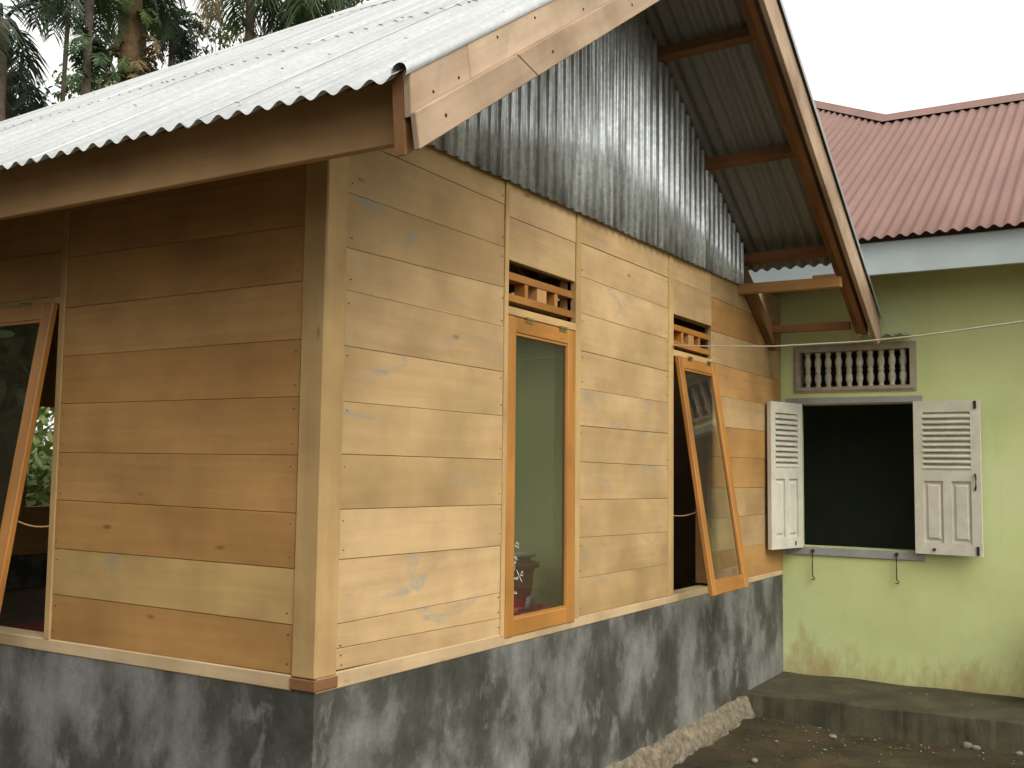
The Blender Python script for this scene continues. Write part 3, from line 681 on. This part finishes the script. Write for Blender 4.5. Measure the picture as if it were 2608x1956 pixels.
quad((rx0, ry1, rz0), (rx1, ry1, rz0), (rx1, ry1, rz1), (rx0, ry1, rz1)); quad((rx0, ry0, rz0), (rx1, ry0, rz0), (rx1, ry1, rz0), (rx0, ry1, rz0)); quad((rx0, ry0, rz1), (rx1, ry0, rz1), (rx1, ry1, rz1), (rx0, ry1, rz1))
rm.build('room', M['room'], gh)
# window surround
abox('lintel', (GX-.012, -1.003, zw1+.002), (GX+.05, -.040, Z(1.300)), M['grey'], gh, .004, 1)
abox('window_sill', (GX-.014, -.999, Z(.150)), (GX+.06, -.030, zw0-.002), M['grey'], gh, .004, 1)
abox('jamb', (GX-.006, -.122, zw0), (GX+.07, -.088, zw1), M['grey'], gh, .003, 2); abox('jamb', (GX-.006, -.985, zw0), (GX+.07, -.951, zw1), M['grey'], gh, .003, 2)
# ventilation block with turned balusters
vf = MB()
for a, b in (((-.950, 1.350), (-.112, 1.376)), ((-.950, 1.636), (-.112, 1.672)), ((-.950, 1.376), (-.922, 1.636)), ((-.142, 1.376), (-.112, 1.636))):
    vf.box((GX-.022, a[0], Z(a[1])), (GX+.06, b[0], Z(b[1])))
for a, b in (((-.965, 1.336), (-.098, 1.350)), ((-.965, 1.672), (-.098, 1.684)), ((-.965, 1.350), (-.950, 1.672)), ((-.112, 1.350), (-.098, 1.672))):
    vf.box((GX-.012, a[0], Z(a[1])), (GX+.05, b[0], Z(b[1])))
vfo = vf.build('vent_frame', M['vent_frame'], gh)
prof = [(.018, .0), (.020, .012), (.014, .020), (.020, .034), (.026, .060), (.022, .090), (.015, .108), (.021, .116), (.021, .128), (.015, .136), (.022, .155), (.026, .185), (.020, .212), (.014, .228), (.020, .238), (.019, .262)]
bal = None
for i in range(10):
    yb_ = -.192 - i*(.868-.192)/9
    if bal is None:
        mb = MB(); mb.lathe((GX+.03, yb_, Z(1.375)), prof, 14); bal = mb.build('baluster', M['offwhite'], vfo, smooth=True); by = yb_
    else:
        o = bal.copy(); COL.objects.link(o); o.parent = vfo; o.location = bal.location + Vector((0, yb_-by, 0)); o.rotation_euler.z = i
# shutters: local frame u along the leaf from the hinge, n outwards
def shutter(hinge, du, nrm, wd, z0, z1, flip):
    hinge, du, nrm = Vector(hinge), Vector(du).normalized(), Vector(nrm).normalized()
    def S(u, z, d): p = hinge+du*u+nrm*d; return (p.x, p.y, z)
    T = .030
    fr = MB()
    def bx(u0, u1, za, zb, d0, d1, mb=fr):
        mb.add([S(u0, za, d0), S(u1, za, d0), S(u1, za, d1), S(u0, za, d1), S(u0, zb, d0), S(u1, zb, d0), S(u1, zb, d1), S(u0, zb, d1)],
               [(0, 3, 2, 1), (4, 5, 6, 7), (0, 1, 5, 4), (1, 2, 6, 5), (2, 3, 7, 6), (3, 0, 4, 7)])
    st = .062; h = z1-z0
    zl0, zl1 = z0+h*.555, z0+h*.925                    # louvre zone
    zp0, zp1 = z0+h*.075, z0+h*.475                    # panel zone
    bx(0, st, z0, z1, 0, T); bx(wd-st, wd, z0, z1, 0, T)
    bx(st, wd-st, zl1, z1, .001, T-.001); bx(st, wd-st, zp1, zl0, .001, T-.001); bx(st, wd-st, z0, zp0, .001, T-.001)
    bx(wd/2-.028, wd/2+.028, zp0, zp1, .001, T-.001)
    fo = fr.build('shutter', M['white'], gh)
    n = 10; pitch = (zl1-zl0)/n
    for k in range(n):
        zc = zl0+pitch*(k+.5); mb = MB()
        a = [(u, z, d) for u in (st-.004, wd-st+.004) for z, d in ((zc-.021, T+.004), (zc-.013, T+.006), (zc+.017, .003), (zc+.009, .001))]
        mb.add([S(u, z, d) for u, z, d in a], [(0, 1, 2, 3), (7, 6, 5, 4), (0, 4, 5, 1), (1, 5, 6, 2), (2, 6, 7, 3), (3, 7, 4, 0)])
        mb.build('slat', M['white'], fo)
    for u0, u1 in ((st, wd/2-.028), (wd/2+.028, wd-st)):
        mb = MB(); bx(u0, u1, zp0, zp1, .008, .014, mb)
        i0, i1, j0, j1, m_ = u0+.014, u1-.014, zp0+.020, zp1-.020, .014
        mb.add([S(i0, j0, .0142), S(i1, j0, .0142), S(i1, j1, .0142), S(i0, j1, .0142), S(i0+m_, j0+m_, .025), S(i1-m_, j0+m_, .025), S(i1-m_, j1-m_, .025), S(i0+m_, j1-m_, .025)],
               [(0, 1, 5, 4), (1, 2, 6, 5), (2, 3, 7, 6), (3, 0, 4, 7), (4, 5, 6, 7)])
        mb.build('panel', M['white'], fo)
    return fo, S, bx, T
zs0, zs1 = Z(.205), Z(1.255)
# leaf folded back almost flat against the wall
rs, S_, bx_, T = shutter((GX-.030, -.949, 0), (-.075, -1, 0), (-1, .075, 0), .432, zs0, zs1, False)
rs['label'] = 'shutter leaf folded back against the green wall'
for u0, u1, za, zb in ((.395, .412, zs1-.060, zs1-.008), (.397, .414, zs0+.006, zs0+.066)):
    mb = MB(); bx_(u0, u1, za, zb, T, T+.008, mb); mb.build('bolt', M['black'], rs)
mb = MB(); mb.tube([S_(.395, Z(.755), T+.004), S_(.402, Z(.735), T+.012), S_(.402, Z(.67), T+.012), S_(.396, Z(.645), T+.004)], .006, 6); mb.build('handle', M['black'], rs)
mb = MB(); mb.lathe((0, 0, 0), [(.012, 0), (.010, .008)], 10); c0 = Vector(S_(.125, zs0+.032, T)); mb.v = [c0+Vector((-v.z, v.x, v.y)) for v in mb.v]; mb.build('hook_eye', M['iron'], rs)
# leaf standing out from the wall next to the plank wall
ls, S_, bx_, T = shutter((GX-.012, -.130, 0), (-.408, .106, 0), (-.106, -.408, 0), .420, zs0, zs1, True)
ls['label'] = 'shutter leaf standing out beside the plank wall'
mb = MB(); bx_(.10, .108, zs0+.02, zs0+.05, T, T+.006, mb); mb.build('bolt', M['black'], ls)
# two iron shutter hooks hanging from the sill
for y_, zt_, zb_ in ((-.227, .183, -.022), (-.813, .188, -.012)):
    mb = MB(); xh = GX-.020
    mb.tube([(xh, y_, Z(zt_)), (xh-.004, y_, Z(zt_-.03)), (xh-.002, y_+.002, Z((zt_+zb_)/2)), (xh-.004, y_, Z(zb_+.022)), (xh-.006, y_-.016, Z(zb_+.010)), (xh-.006, y_-.012, Z(zb_)), (xh-.006, y_+.010, Z(zb_))], .0045, 6)
    mb.lathe((0, 0, 0), [(.014, 0), (.012, .010), (.004, .012)], 10); k = len(mb.v)-30
    for i in range(k, k+30): v = mb.v[i]; mb.v[i] = Vector((GX-.014-v.z, y_+v.x, Z(zt_)+v.y))
    mb.build('shutter_hook', M['iron'], gh)
# --- fascia, roof
GE, GEZ, GS = 4.53, 2.325, .60
def zg(x, y): return GEZ+GS*(x-GE)
beam('fascia_board', (4.60, GY0, Z(2.088)), (4.60, GY1, Z(2.088)), (0, 0, .222), (.025, 0, 0), M['blue_fascia'], gh, .003)
sof = MB(); sof.box((4.626, GY0, Z(2.275)), (GX-.002, GY1, Z(2.29))); sof.build('soffit', M['dark_wood'], gh)
def gtop(y): return 7.52 + (1.107*(y+.28) if y > -.28 else 0)
rc = MB(); ys_ = [GY0-.3, -5, -3, -1.5, -.28, .3, .75, 1.5, 2.6, 4]
for y_ in ys_:
    x = gtop(y_); z = Z(zg(x, y_))
    for dx, dz in ((-.16, -.072), (-.03, .02), (0, .045), (.03, .02), (.16, -.06)): rc.v.append(Vector((x+dx, y_, z+dz)))
for i in range(len(ys_)-1):
    for k in range(4): rc.f.append((i*5+k, i*5+k+1, (i+1)*5+k+1, (i+1)*5+k))
gr = rc.build('roof', M['red'], gh); gr['label'] = 'faded red corrugated roof with upswept ridge'
y = GY0-.3; c = 0
while y < 4.0:
    y1 = min(y+PITCHC*10.9, 4.0); lf = .003*(c % 2)
    corr('roof_sheet', M['red'], gr, y, y1, GE, 7.5, zg, lf, 0, .0115, xtop=gtop, nx=6)
    y += PITCHC*10; c += 1
bs = MB(); bs.add([(7.5, GY0-.3, Z(4.10)), (7.5, 4, Z(4.10)), (11, 4, Z(2.2)), (11, GY0-.3, Z(2.2)), ], [(0, 1, 2, 3)])
bs.add([(GX+.0, GY0, 0), (11, GY0, 0), (11, GY0, Z(2.2)), (7.5, GY0, Z(4.05)), (GX, GY0, Z(2.42))], [(0, 1, 2, 3, 4)])
bs.build('back_slope', M['red'], gh)
# loose offcut of zinc tucked between the barge end and the wall
v_ = []; f_ = []
for i in range(41):
    y_ = -.60-.34*i/40
    for x in (4.86, 5.085): v_.append((x, y_, Z(1.735+.12*(5.085-x)*-1+.010*math.cos(2*math.pi*y_/PITCHC))))
for i in range(40): f_.append((2*i, 2*i+1, 2*i+3, 2*i+2))
fl_ = mesh_obj('flashing_sheet', v_, f_, M['zinc_g'], house, smooth=True)

# ================================================================== clothes line
A = Vector((3.0, -.006, Z(1.478)))
rp = [A]
pix = [(1811, 882), (1967, 882), (2193, 870), (2357, 853.5), (2608, 818.5), (2800, 782), (3150, 700)]
dist = [5.75, 5.55, 5.2, 4.95, 4.6, 4.4, 4.1]
for (u, v), d in zip(pix, dist): rp.append(atD(u, v, d))
mb = MB(); mb.tube([A+Vector((0, .02, .0))]+rp, .0036, 6)
rope = tag(mb.build('clothes_line', M['rope'], None, smooth=True), 'thin white washing line tied to the plank wall beside the swung-out window', 'rope')
pe = rp[-1]; mb = MB(); mb.tube([(pe.x, pe.y, -.25), (pe.x+.01, pe.y, 1.0), (pe.x, pe.y-.004, pe.z+.12)], [.030, .028, .025], 8)
tag(mb.build('bamboo_post', M['post'], None, smooth=True), 'bamboo post holding the end of the white washing line', 'post')

# ================================================================== things inside the room
fz = Z(-.25)
mb = MB(); mb.box((.5, .30, fz), (4.3, 3.6, fz+.012)); tag(mb.build('floor_mat', M['redmat'], None), 'red mat on the floor inside the plank house', 'mat')
# bench against the green wall outside the frame; it shows mirrored in the closed window
def mir(u, v, x): p = onX(u, v, x); return Vector((p.x, -p.y, p.z))
q0 = mir(1304, 1529, 4.80); bt = q0.z-.02; yc = q0.y
bench = tag(empty('bench', (4.78, yc-.25, AP)), 'low red bench against the green wall, mirrored in the closed window', 'bench')
abox('seat', (4.58, yc-.75, bt-.035), (4.98, yc+.20, bt), M['redplastic'], bench, .004, 1)
for x in (4.62, 4.91):
    for y_ in (yc-.70, yc+.12): abox('leg', (x, y_, AP-.01), (x+.04, y_+.04, bt-.033), M['redplastic'], bench, .003, 2)
R_ = .185; bx0, by0 = 4.78, mir(1312, 1520, 4.78).y
mb = MB(); mb.lathe((bx0, by0, bt-.002), [(R_*.62, 0), (R_*.70, .09), (R_*.78, .13), (R_*.84, .26), (R_*.92, .31), (R_*1.1, .31), (R_*1.12, .355), (R_*.98, .355), (R_*.9, .31)], 24)
bk = tag(mb.build('bucket', M['redplastic'], None, smooth=True), 'red plastic tub with a white lid on the bench, mirrored in the closed window', 'tub')
mb = MB(); mb.lathe((bx0, by0, bt+.350), [(R_*.7, 0), (R_*.72, .035), (R_*.98, .05), (R_*.98, .066), (R_*.3, .078)], 24); mb.build('lid', M['whiteplastic'], bk, smooth=True)
by1 = mir(1356, 1524, 4.72).y; mb = MB(); mb.lathe((4.70, by1, bt-.002), [(.045, 0), (.030, .085), (.026, .09)], 16)
tag(mb.build('cup', M['whiteplastic'], None, smooth=True), 'white upturned cup on the bench beside the red tub', 'cup')
# ================================================================== stones and litter on the yard
def stone(u, v, r, sq, i, top=False):
    z0 = AP if top else 0.0
    p = onZ(u, v, z0+r*.3)
    if not top: z0 = ground_z(p.x, p.y)
    bm = bmesh.new(); bmesh.ops.create_icosphere(bm, subdivisions=2, radius=r)
    for q in bm.verts:
        q.co *= 1+.28*noise.noise(q.co*(1.2/r)*.9+Vector((i*7, 0, 0))); q.co.z *= sq
    me = bpy.data.meshes.new('stone'); bm.to_mesh(me); bm.free(); me.materials.append(M['stone'])
    for p_ in me.polygons: p_.use_smooth = True
    o = bpy.data.objects.new('stone', me); o.rotation_euler.z = i
    return link(o, (p.x, p.y, z0+r*sq*.55))
stones = [(2222, 1853, .036, .7), (2252, 1854, .042, .85), (2316, 1866, .032, .8), (2465, 1888, .042, .8), (2486, 1893, .034, .6), (2596, 1898, .026, .8), (2596, 1907, .03, .6),
          (1727, 1932, .036, .8), (1770, 1912, .022, .7), (1916, 1818, .024, .9), (1921, 1930, .022, .6), (2120, 1867, .03, .4)]
for i, (u, v, r, sq) in enumerate(stones):
    o = stone(u, v, r, sq, i)
    lab = {0: 'flatter of two grey pebbles side by side at the foot of the cement kerb', 1: 'rounder of two grey pebbles side by side at the foot of the cement kerb', 2: 'single grey pebble between two pebble pairs at the kerb foot',
           3: 'larger pebble of the pair below the folded-back shutter', 5: 'tiny rounded pebble right at the kerb foot beyond the pebble pair', 6: 'tiny flat pebble on the dirt beyond the pebble pair', 4: 'smaller flat pebble of the pair below the folded-back shutter', 11: 'very flat pale stone flake on the dirt in front of the kerb',
           7: 'biggest pale pebble against the rubble footing', 8: 'small pebble beside the biggest one along the rubble footing', 9: 'pale pebble in the corner where footing and kerb meet', 10: 'small flat pebble alone out on the open dirt'}.get(i, 'tiny pebble at the kerb foot beyond the last pebble pair')
    tag(o, lab, 'pebble', 'pebbles on the yard')
lt = MB()
def litter(p, s):
    a = random.uniform(0, 6.28); t = Vector((math.cos(a), math.sin(a), random.uniform(-.25, .25))); b = Vector((-math.sin(a), math.cos(a), random.uniform(-.3, .3)))
    p = Vector(p); lt.add([p-t*s, p-b*s*.45+t*s*.1+Vector((0, 0, s*.15)), p+t*s, p+b*s*.45+t*s*.1+Vector((0, 0, s*.15))], [(0, 1, 2, 3)])
for i in range(150):
    x, y = random.uniform(1.9, 4.25), -abs(random.gauss(.0, .9))-.08
    if y < -3: continue
    litter((x, y, ground_z(x, y)+.008), random.uniform(.006, .016))
for i in range(70):
    x, y = random.uniform(4.0, 4.28), random.uniform(-2.3, -.1)
    litter((x, y, ground_z(x, y)+.010), random.uniform(.008, .018))
for i in range(22):
    x, y = random.uniform(4.45, 5.0), random.uniform(-2.3, -.1)
    litter((x, y, AP+.016), random.uniform(.006, .012))
tag(lt.build('leaf_litter', M['litter'], None), 'fallen leaf scraps and tiny weeds on the dirt yard', 'leaf litter', kind='stuff')

# ================================================================== trees
def leaflet(mb, p, d, nrm, L, wd, droop):
    d = d.normalized(); s = d.cross(nrm).normalized()*wd
    q = p+d*L*.5+Vector((0, 0, -droop*L*.2)); e = p+d*L+Vector((0, 0, -droop*L))
    mb.add([p-s*.4, p+s*.4, q+s, e, q-s], [(0, 1, 2, 4), (4, 2, 3)])
def frond(mb, rach, base, az, el, L, nl, lw, ll, droop, hang):
    pts = []; p = Vector(base); a = el; n = 16
    for i in range(n+1):
        pts.append(p.copy()); st = L/n
        p = p+Vector((math.cos(az)*math.cos(a), math.sin(az)*math.cos(a), math.sin(a)))*st; a -= droop/n*(1+i/n)
    rach.tube(pts, [.028*(1-i/(n+1))+.004 for i in range(n+1)], 5)
    side = Vector((-math.sin(az), math.cos(az), 0))
    for j in range(nl):
        t = .14+.86*j/nl; f = t*n; i = min(n-1, int(f)); p = pts[i].lerp(pts[i+1], f-i); tan = (pts[i+1]-pts[i]).normalized()
        k = ll*(.45+.75*math.sin(math.pi*min(1, t*.92+.08)))
        for sg in (-1, 1):
            d = side*sg*random.uniform(.75, 1)+tan*random.uniform(.35, .75)+Vector((0, 0, random.uniform(-.15, .25)))
            leaflet(mb, p, d, tan.cross(side)*1.0, k*random.uniform(.8, 1.1), lw, hang*random.uniform(.6, 1.3))
def palm(name, base, top, r0, r1, nf, L, label, mat='palm', tmat='trunk', droop=1.7, hang=.55, lean=(0, 0), nl=34, ll=.7, lw=.026, cat='palm tree', elr=(-.25, 1.2), group=None, azs=None):
    root = tag(empty(name, (base[0], base[1], 0)), label, cat, group)
    tr = MB(); n = 26; pts = []; rad = []
    for i in range(n+1):
        t = i/n; pts.append(Vector((base[0]+(top[0]-base[0])*t+lean[0]*math.sin(t*3.14), base[1]+(top[1]-base[1])*t+lean[1]*math.sin(t*3.14), top[2]*t-.05)))
        rad.append((r0+(r1-r0)*t)*(1+.10*(i % 2))*(1+.12*noise.noise((t*7, base[0], 2))))
    tr.tube(pts, rad, 10); tr.build('trunk', M[tmat], root, smooth=True)
    cr = MB(); ra = MB(); tp = Vector(top)
    for k in range(nf):
        az = azs[k] if azs and k < len(azs) else k*2.399+random.uniform(-.25, .25); el = elr[0]+(elr[1]-elr[0])*(((k*7) % nf)/max(1, nf-1))
        frond(cr, ra, tp+Vector((math.cos(az), math.sin(az), 0))*r1*.7, az, el, L*random.uniform(.85, 1.1), nl, lw, ll, droop*random.uniform(.8, 1.15), hang)
    cro = cr.build('crown', M[mat], root, origin=top); ra.build('frond_stem', M[mat], cro, origin=top, smooth=True)
    return root
def ferns(root, c, r, h, n, mat='fern'):
    mb = MB(); ra = MB()
    for k in range(n):
        az = random.uniform(0, 6.28); z = random.uniform(0, h)
        frond(mb, ra, (c[0]+math.cos(az)*r, c[1]+math.sin(az)*r, c[2]+z), az, random.uniform(.1, .9), random.uniform(.35, .75), 12, .022, .17, 1.9, .3)
    o = tag(mb.build('epiphyte', M[mat], root), kind='stuff'); ra.build('frond_stem', M[mat], o)
def tree(name, base, h, cr_c, cr_r, label, mat='leaf', r0=.10, nclump=40, nleaf=40, ls=.11, cat='tree', group=None, limbs=7, sp=.42):
    root = tag(empty(name, (base[0], base[1], 0)), label, cat, group)
    tr = MB(); c = Vector(cr_c); B = Vector((base[0], base[1], -.05))
    pts = [B.lerp(Vector((c.x, c.y, c.z)), i/8)+Vector((noise.noise((i*.6, base[0], 0))*.12, noise.noise((i*.6, base[1], 5))*.12, 0))*(0 if i == 0 else 1) for i in range(9)]
    tr.tube(pts, [r0*(1-.7*i/8) for i in range(9)], 8)
    ends = []
    for k in range(limbs):
        s = pts[4+k % 4]; d = Vector((random.gauss(0, 1), random.gauss(0, 1), random.uniform(-.1, 1))).normalized()
        e = c+Vector((d.x*cr_r[0], d.y*cr_r[0], d.z*cr_r[1]))*.75; m_ = s.lerp(e, .5)+Vector((0, 0, .12)); tr.tube([s, m_, e], [r0*.3, r0*.2, r0*.07], 5); ends += [e, m_]
    tr.build('trunk', M['bark'], root, smooth=True)
    lf = MB()
    for k in range(nclump):
        d = Vector((random.gauss(0, 1), random.gauss(0, 1), random.gauss(0, 1))).normalized()*random.uniform(.35, 1.0)**.5
        cc = random.choice(ends)+Vector((random.gauss(0, .2), random.gauss(0, .2), random.gauss(0, .15))) if k % 3 == 0 else c+Vector((d.x*cr_r[0], d.y*cr_r[0], d.z*cr_r[1]))
        for j in range(nleaf):
            p = cc+Vector((random.gauss(0, sp), random.gauss(0, sp), random.gauss(0, sp*.7)))*.55
            dd = Vector((random.gauss(0, 1), random.gauss(0, 1), random.gauss(-.4, .6))); L = ls*random.uniform(.6, 1.3)
            leaflet(lf, p, dd, Vector((random.gauss(0, .5), random.gauss(0, .5), 1)), L, L*.28, .25)
    lf.build('crown', M[mat], root, origin=cr_c)
    return root
def P_at(u, v, d): q = atD(u, v, d); return q
DK = 21.0
t = P_at(5, 45, 20); palm('feather_palm', (t.x-.1, t.y, 0), t, .17, .13, 9, 1.5, 'big dark palm with drooping fronds beyond the far end of the zinc roof', 'palm_dark', droop=1.9, hang=.5, nl=22, ll=.5, lw=.019, elr=(-.5, 1.1))
t = P_at(25, 190, 21); palm('feather_palm', (t.x-.1, t.y, 0), t, .10, .08, 7, 1.1, 'lower dark palm half hidden below the big drooping palm', 'palm_dark', droop=1.7, hang=.4, nl=24, ll=.45, lw=.02, elr=(-.2, .9))
t = P_at(178, -25, 21); palm('feather_palm', (t.x, t.y+.3, 0), (t.x, t.y, t.z), .04, .04, 8, 1.2, 'dark slimmer palm whose fronds hang over the gap in the trees', 'palm_dark', droop=1.7, hang=.6, nl=28, ll=.45, lw=.02, elr=(-.15, .9))
t = P_at(231, -40, 19); r = palm('slender_tree', (t.x, t.y, 0), t, .085, .07, 10, 1.3, 'slender straight stem with ferny tufts left of the thick shaggy palm', 'palm', 'bark', droop=1.5, hang=.4, nl=26, ll=.3, lw=.018)
q = P_at(231, 180, 19); ferns(r, (q.x, q.y, q.z-.4), .08, 1.0, 10, 'palm'); q = P_at(225, 120, 19); ferns(r, (q.x, q.y, q.z-.1), .08, .25, 7, 'palm')
t = P_at(336, -45, DK); r = palm('shaggy_palm', (t.x, t.y, 0), t, .17, .20, 9, 1.5, 'thick shaggy palm trunk covered with brown fibre and ferns', 'palm', 'fibre', droop=1.7, hang=.45, nl=28, ll=.45, lw=.02, elr=(.0, 1.1))
for v0, h_, n_, m_ in ((30, .4, 9, 'fern'), (130, .5, 11, 'dead'), (165, .5, 9, 'dead'), (150, .8, 8, 'fern')):
    q = P_at(333, v0, DK); ferns(r, (q.x, q.y, q.z-h_*.6), .16, h_, n_, m_)
t = P_at(366, -60, 22); b_ = P_at(392, 150, 22); palm('thin_palm', (b_.x, b_.y, 0), t, .12, .10, 7, 1.3, 'thin curved palm trunk right behind the shaggy one', 'palm_dark', 'bark', lean=(-.1, 0), droop=1.6, nl=26, ll=.4, lw=.018, elr=(.1, 1.1))
t = P_at(440, 60, 23); palm('spiky_palm', (t.x, t.y, 0), t, .07, .06, 13, .95, 'small spiky dark palm between the shaggy palm and the dead brown frond', 'palm_dark', droop=1.4, hang=.3, nl=20, ll=.34, lw=.018, elr=(-.7, .9))
t = P_at(640, -40, DK); r = palm('feather_palm', (t.x, t.y, 0), t, .10, .09, 9, 1.5, 'palm with one dead brown frond hanging down over the roof ridge', 'palm', droop=2.2, hang=.7, nl=28, ll=.4, lw=.018, elr=(-.3, 1.1))
mb = MB(); ra = MB(); e = P_at(455, 120, DK-1.5); az = math.atan2(e.y-t.y, e.x-t.x); frond(mb, ra, t, az, .35, 2.2, 80, .011, .42, 2.0, 1.1)
o = mb.build('dead_frond', M['dead'], r); ra.build('frond_stem', M['dead'], o)
q = P_at(565, 78, 23); tree('leafy_tree', (q.x, q.y), q.z, q, (.42, .3), 'yellowish bushy treetop just above the zinc ridge', 'leaf_y', .05, 14, 26, .11, sp=.3)
q = P_at(500, 95, 24); tree('leafy_tree', (q.x, q.y), q.z, q, (.6, .4), 'dark leafy treetop under the dead brown frond', 'palm_dark', .05, 12, 26, .13, sp=.35)
for du, lab in ((677, 'left one of two thin bare stems above the zinc ridge'), (694, 'right one of two thin bare stems above the zinc ridge')):
    q = P_at(du, -60, 24); tree('thin_tree', (q.x, q.y), q.z, (q.x, q.y, q.z+.8), (.9, .7), lab, 'leaf', .06, 20, 30, .11, limbs=5)
q = P_at(735, 15, 24); tree('leafy_tree', (q.x, q.y), q.z, q, (.4, .5), 'airy small-leaved tree above the nearest part of the ridge', 'leaf', .05, 16, 22, .09, sp=.4)
t = P_at(790, -35, 21); palm('drooping_palm', (t.x, t.y, 0), t, .13, .12, 13, 1.6, 'palm with hanging grey-green fronds at the near end of the zinc ridge', 'palm', droop=2.8, hang=.9, nl=30, ll=.45, lw=.018, elr=(-.7, .9))
for u, v, d, rr, lab in ((25, 275, 26, .6, 'dark rounded tree low behind the big drooping palm'), (215, 225, 28, .55, 'pale distant tree behind the slender stem'), (860, -20, 26, .7, 'distant leafy tree mostly hidden behind the barge board')):
    q = P_at(u, v, d); tree('leafy_tree', (q.x, q.y), q.z, q, (rr, rr*.7), lab, 'leaf' if u != 25 else 'palm_dark', .08, 22, 30, .14, sp=.4)
# garden behind the house, seen through the two windows
for i, (x, y_, h) in enumerate(((4.3, 8.6, 1.9), (5.6, 9.8, 2.6), (3.4, 9.6, 1.9), (6.0, 12.5, 4.2))):
    tree('garden_shrub', (x, y_), h, (x, y_, h*.55), (.95, h*.5), ('bright green shrub glimpsed through the house behind the open window', 'taller shrub in the back garden behind the house', 'low shrub in the back garden behind the house', 'tall leafy shrub at the end of the back garden')[i], 'leaf_y', .05, 60, 46, .15, cat='shrub')
# grove on the eave side of the house (it shows in the panes)
for i, (x, y_, h, rr) in enumerate(((-7.0, 5.0, 4.6, 2.4), (-7.5, .5, 4.8, 2.4), (-6.2, 9.5, 5.0, 2.4), (-10.5, 7.5, 6.5, 2.8))):
    tree('grove_tree', (x, y_), h, (x, y_, h*.72), (rr, h*.5), ('dense tree reflected in the pane of the eave-side window', 'dense tree in the grove facing the eave wall', 'dense tree near the far corner of the house', 'tallest dense tree at the back of the grove')[i], 'leaf', .2, 130, 70, .28, limbs=12, sp=.6)
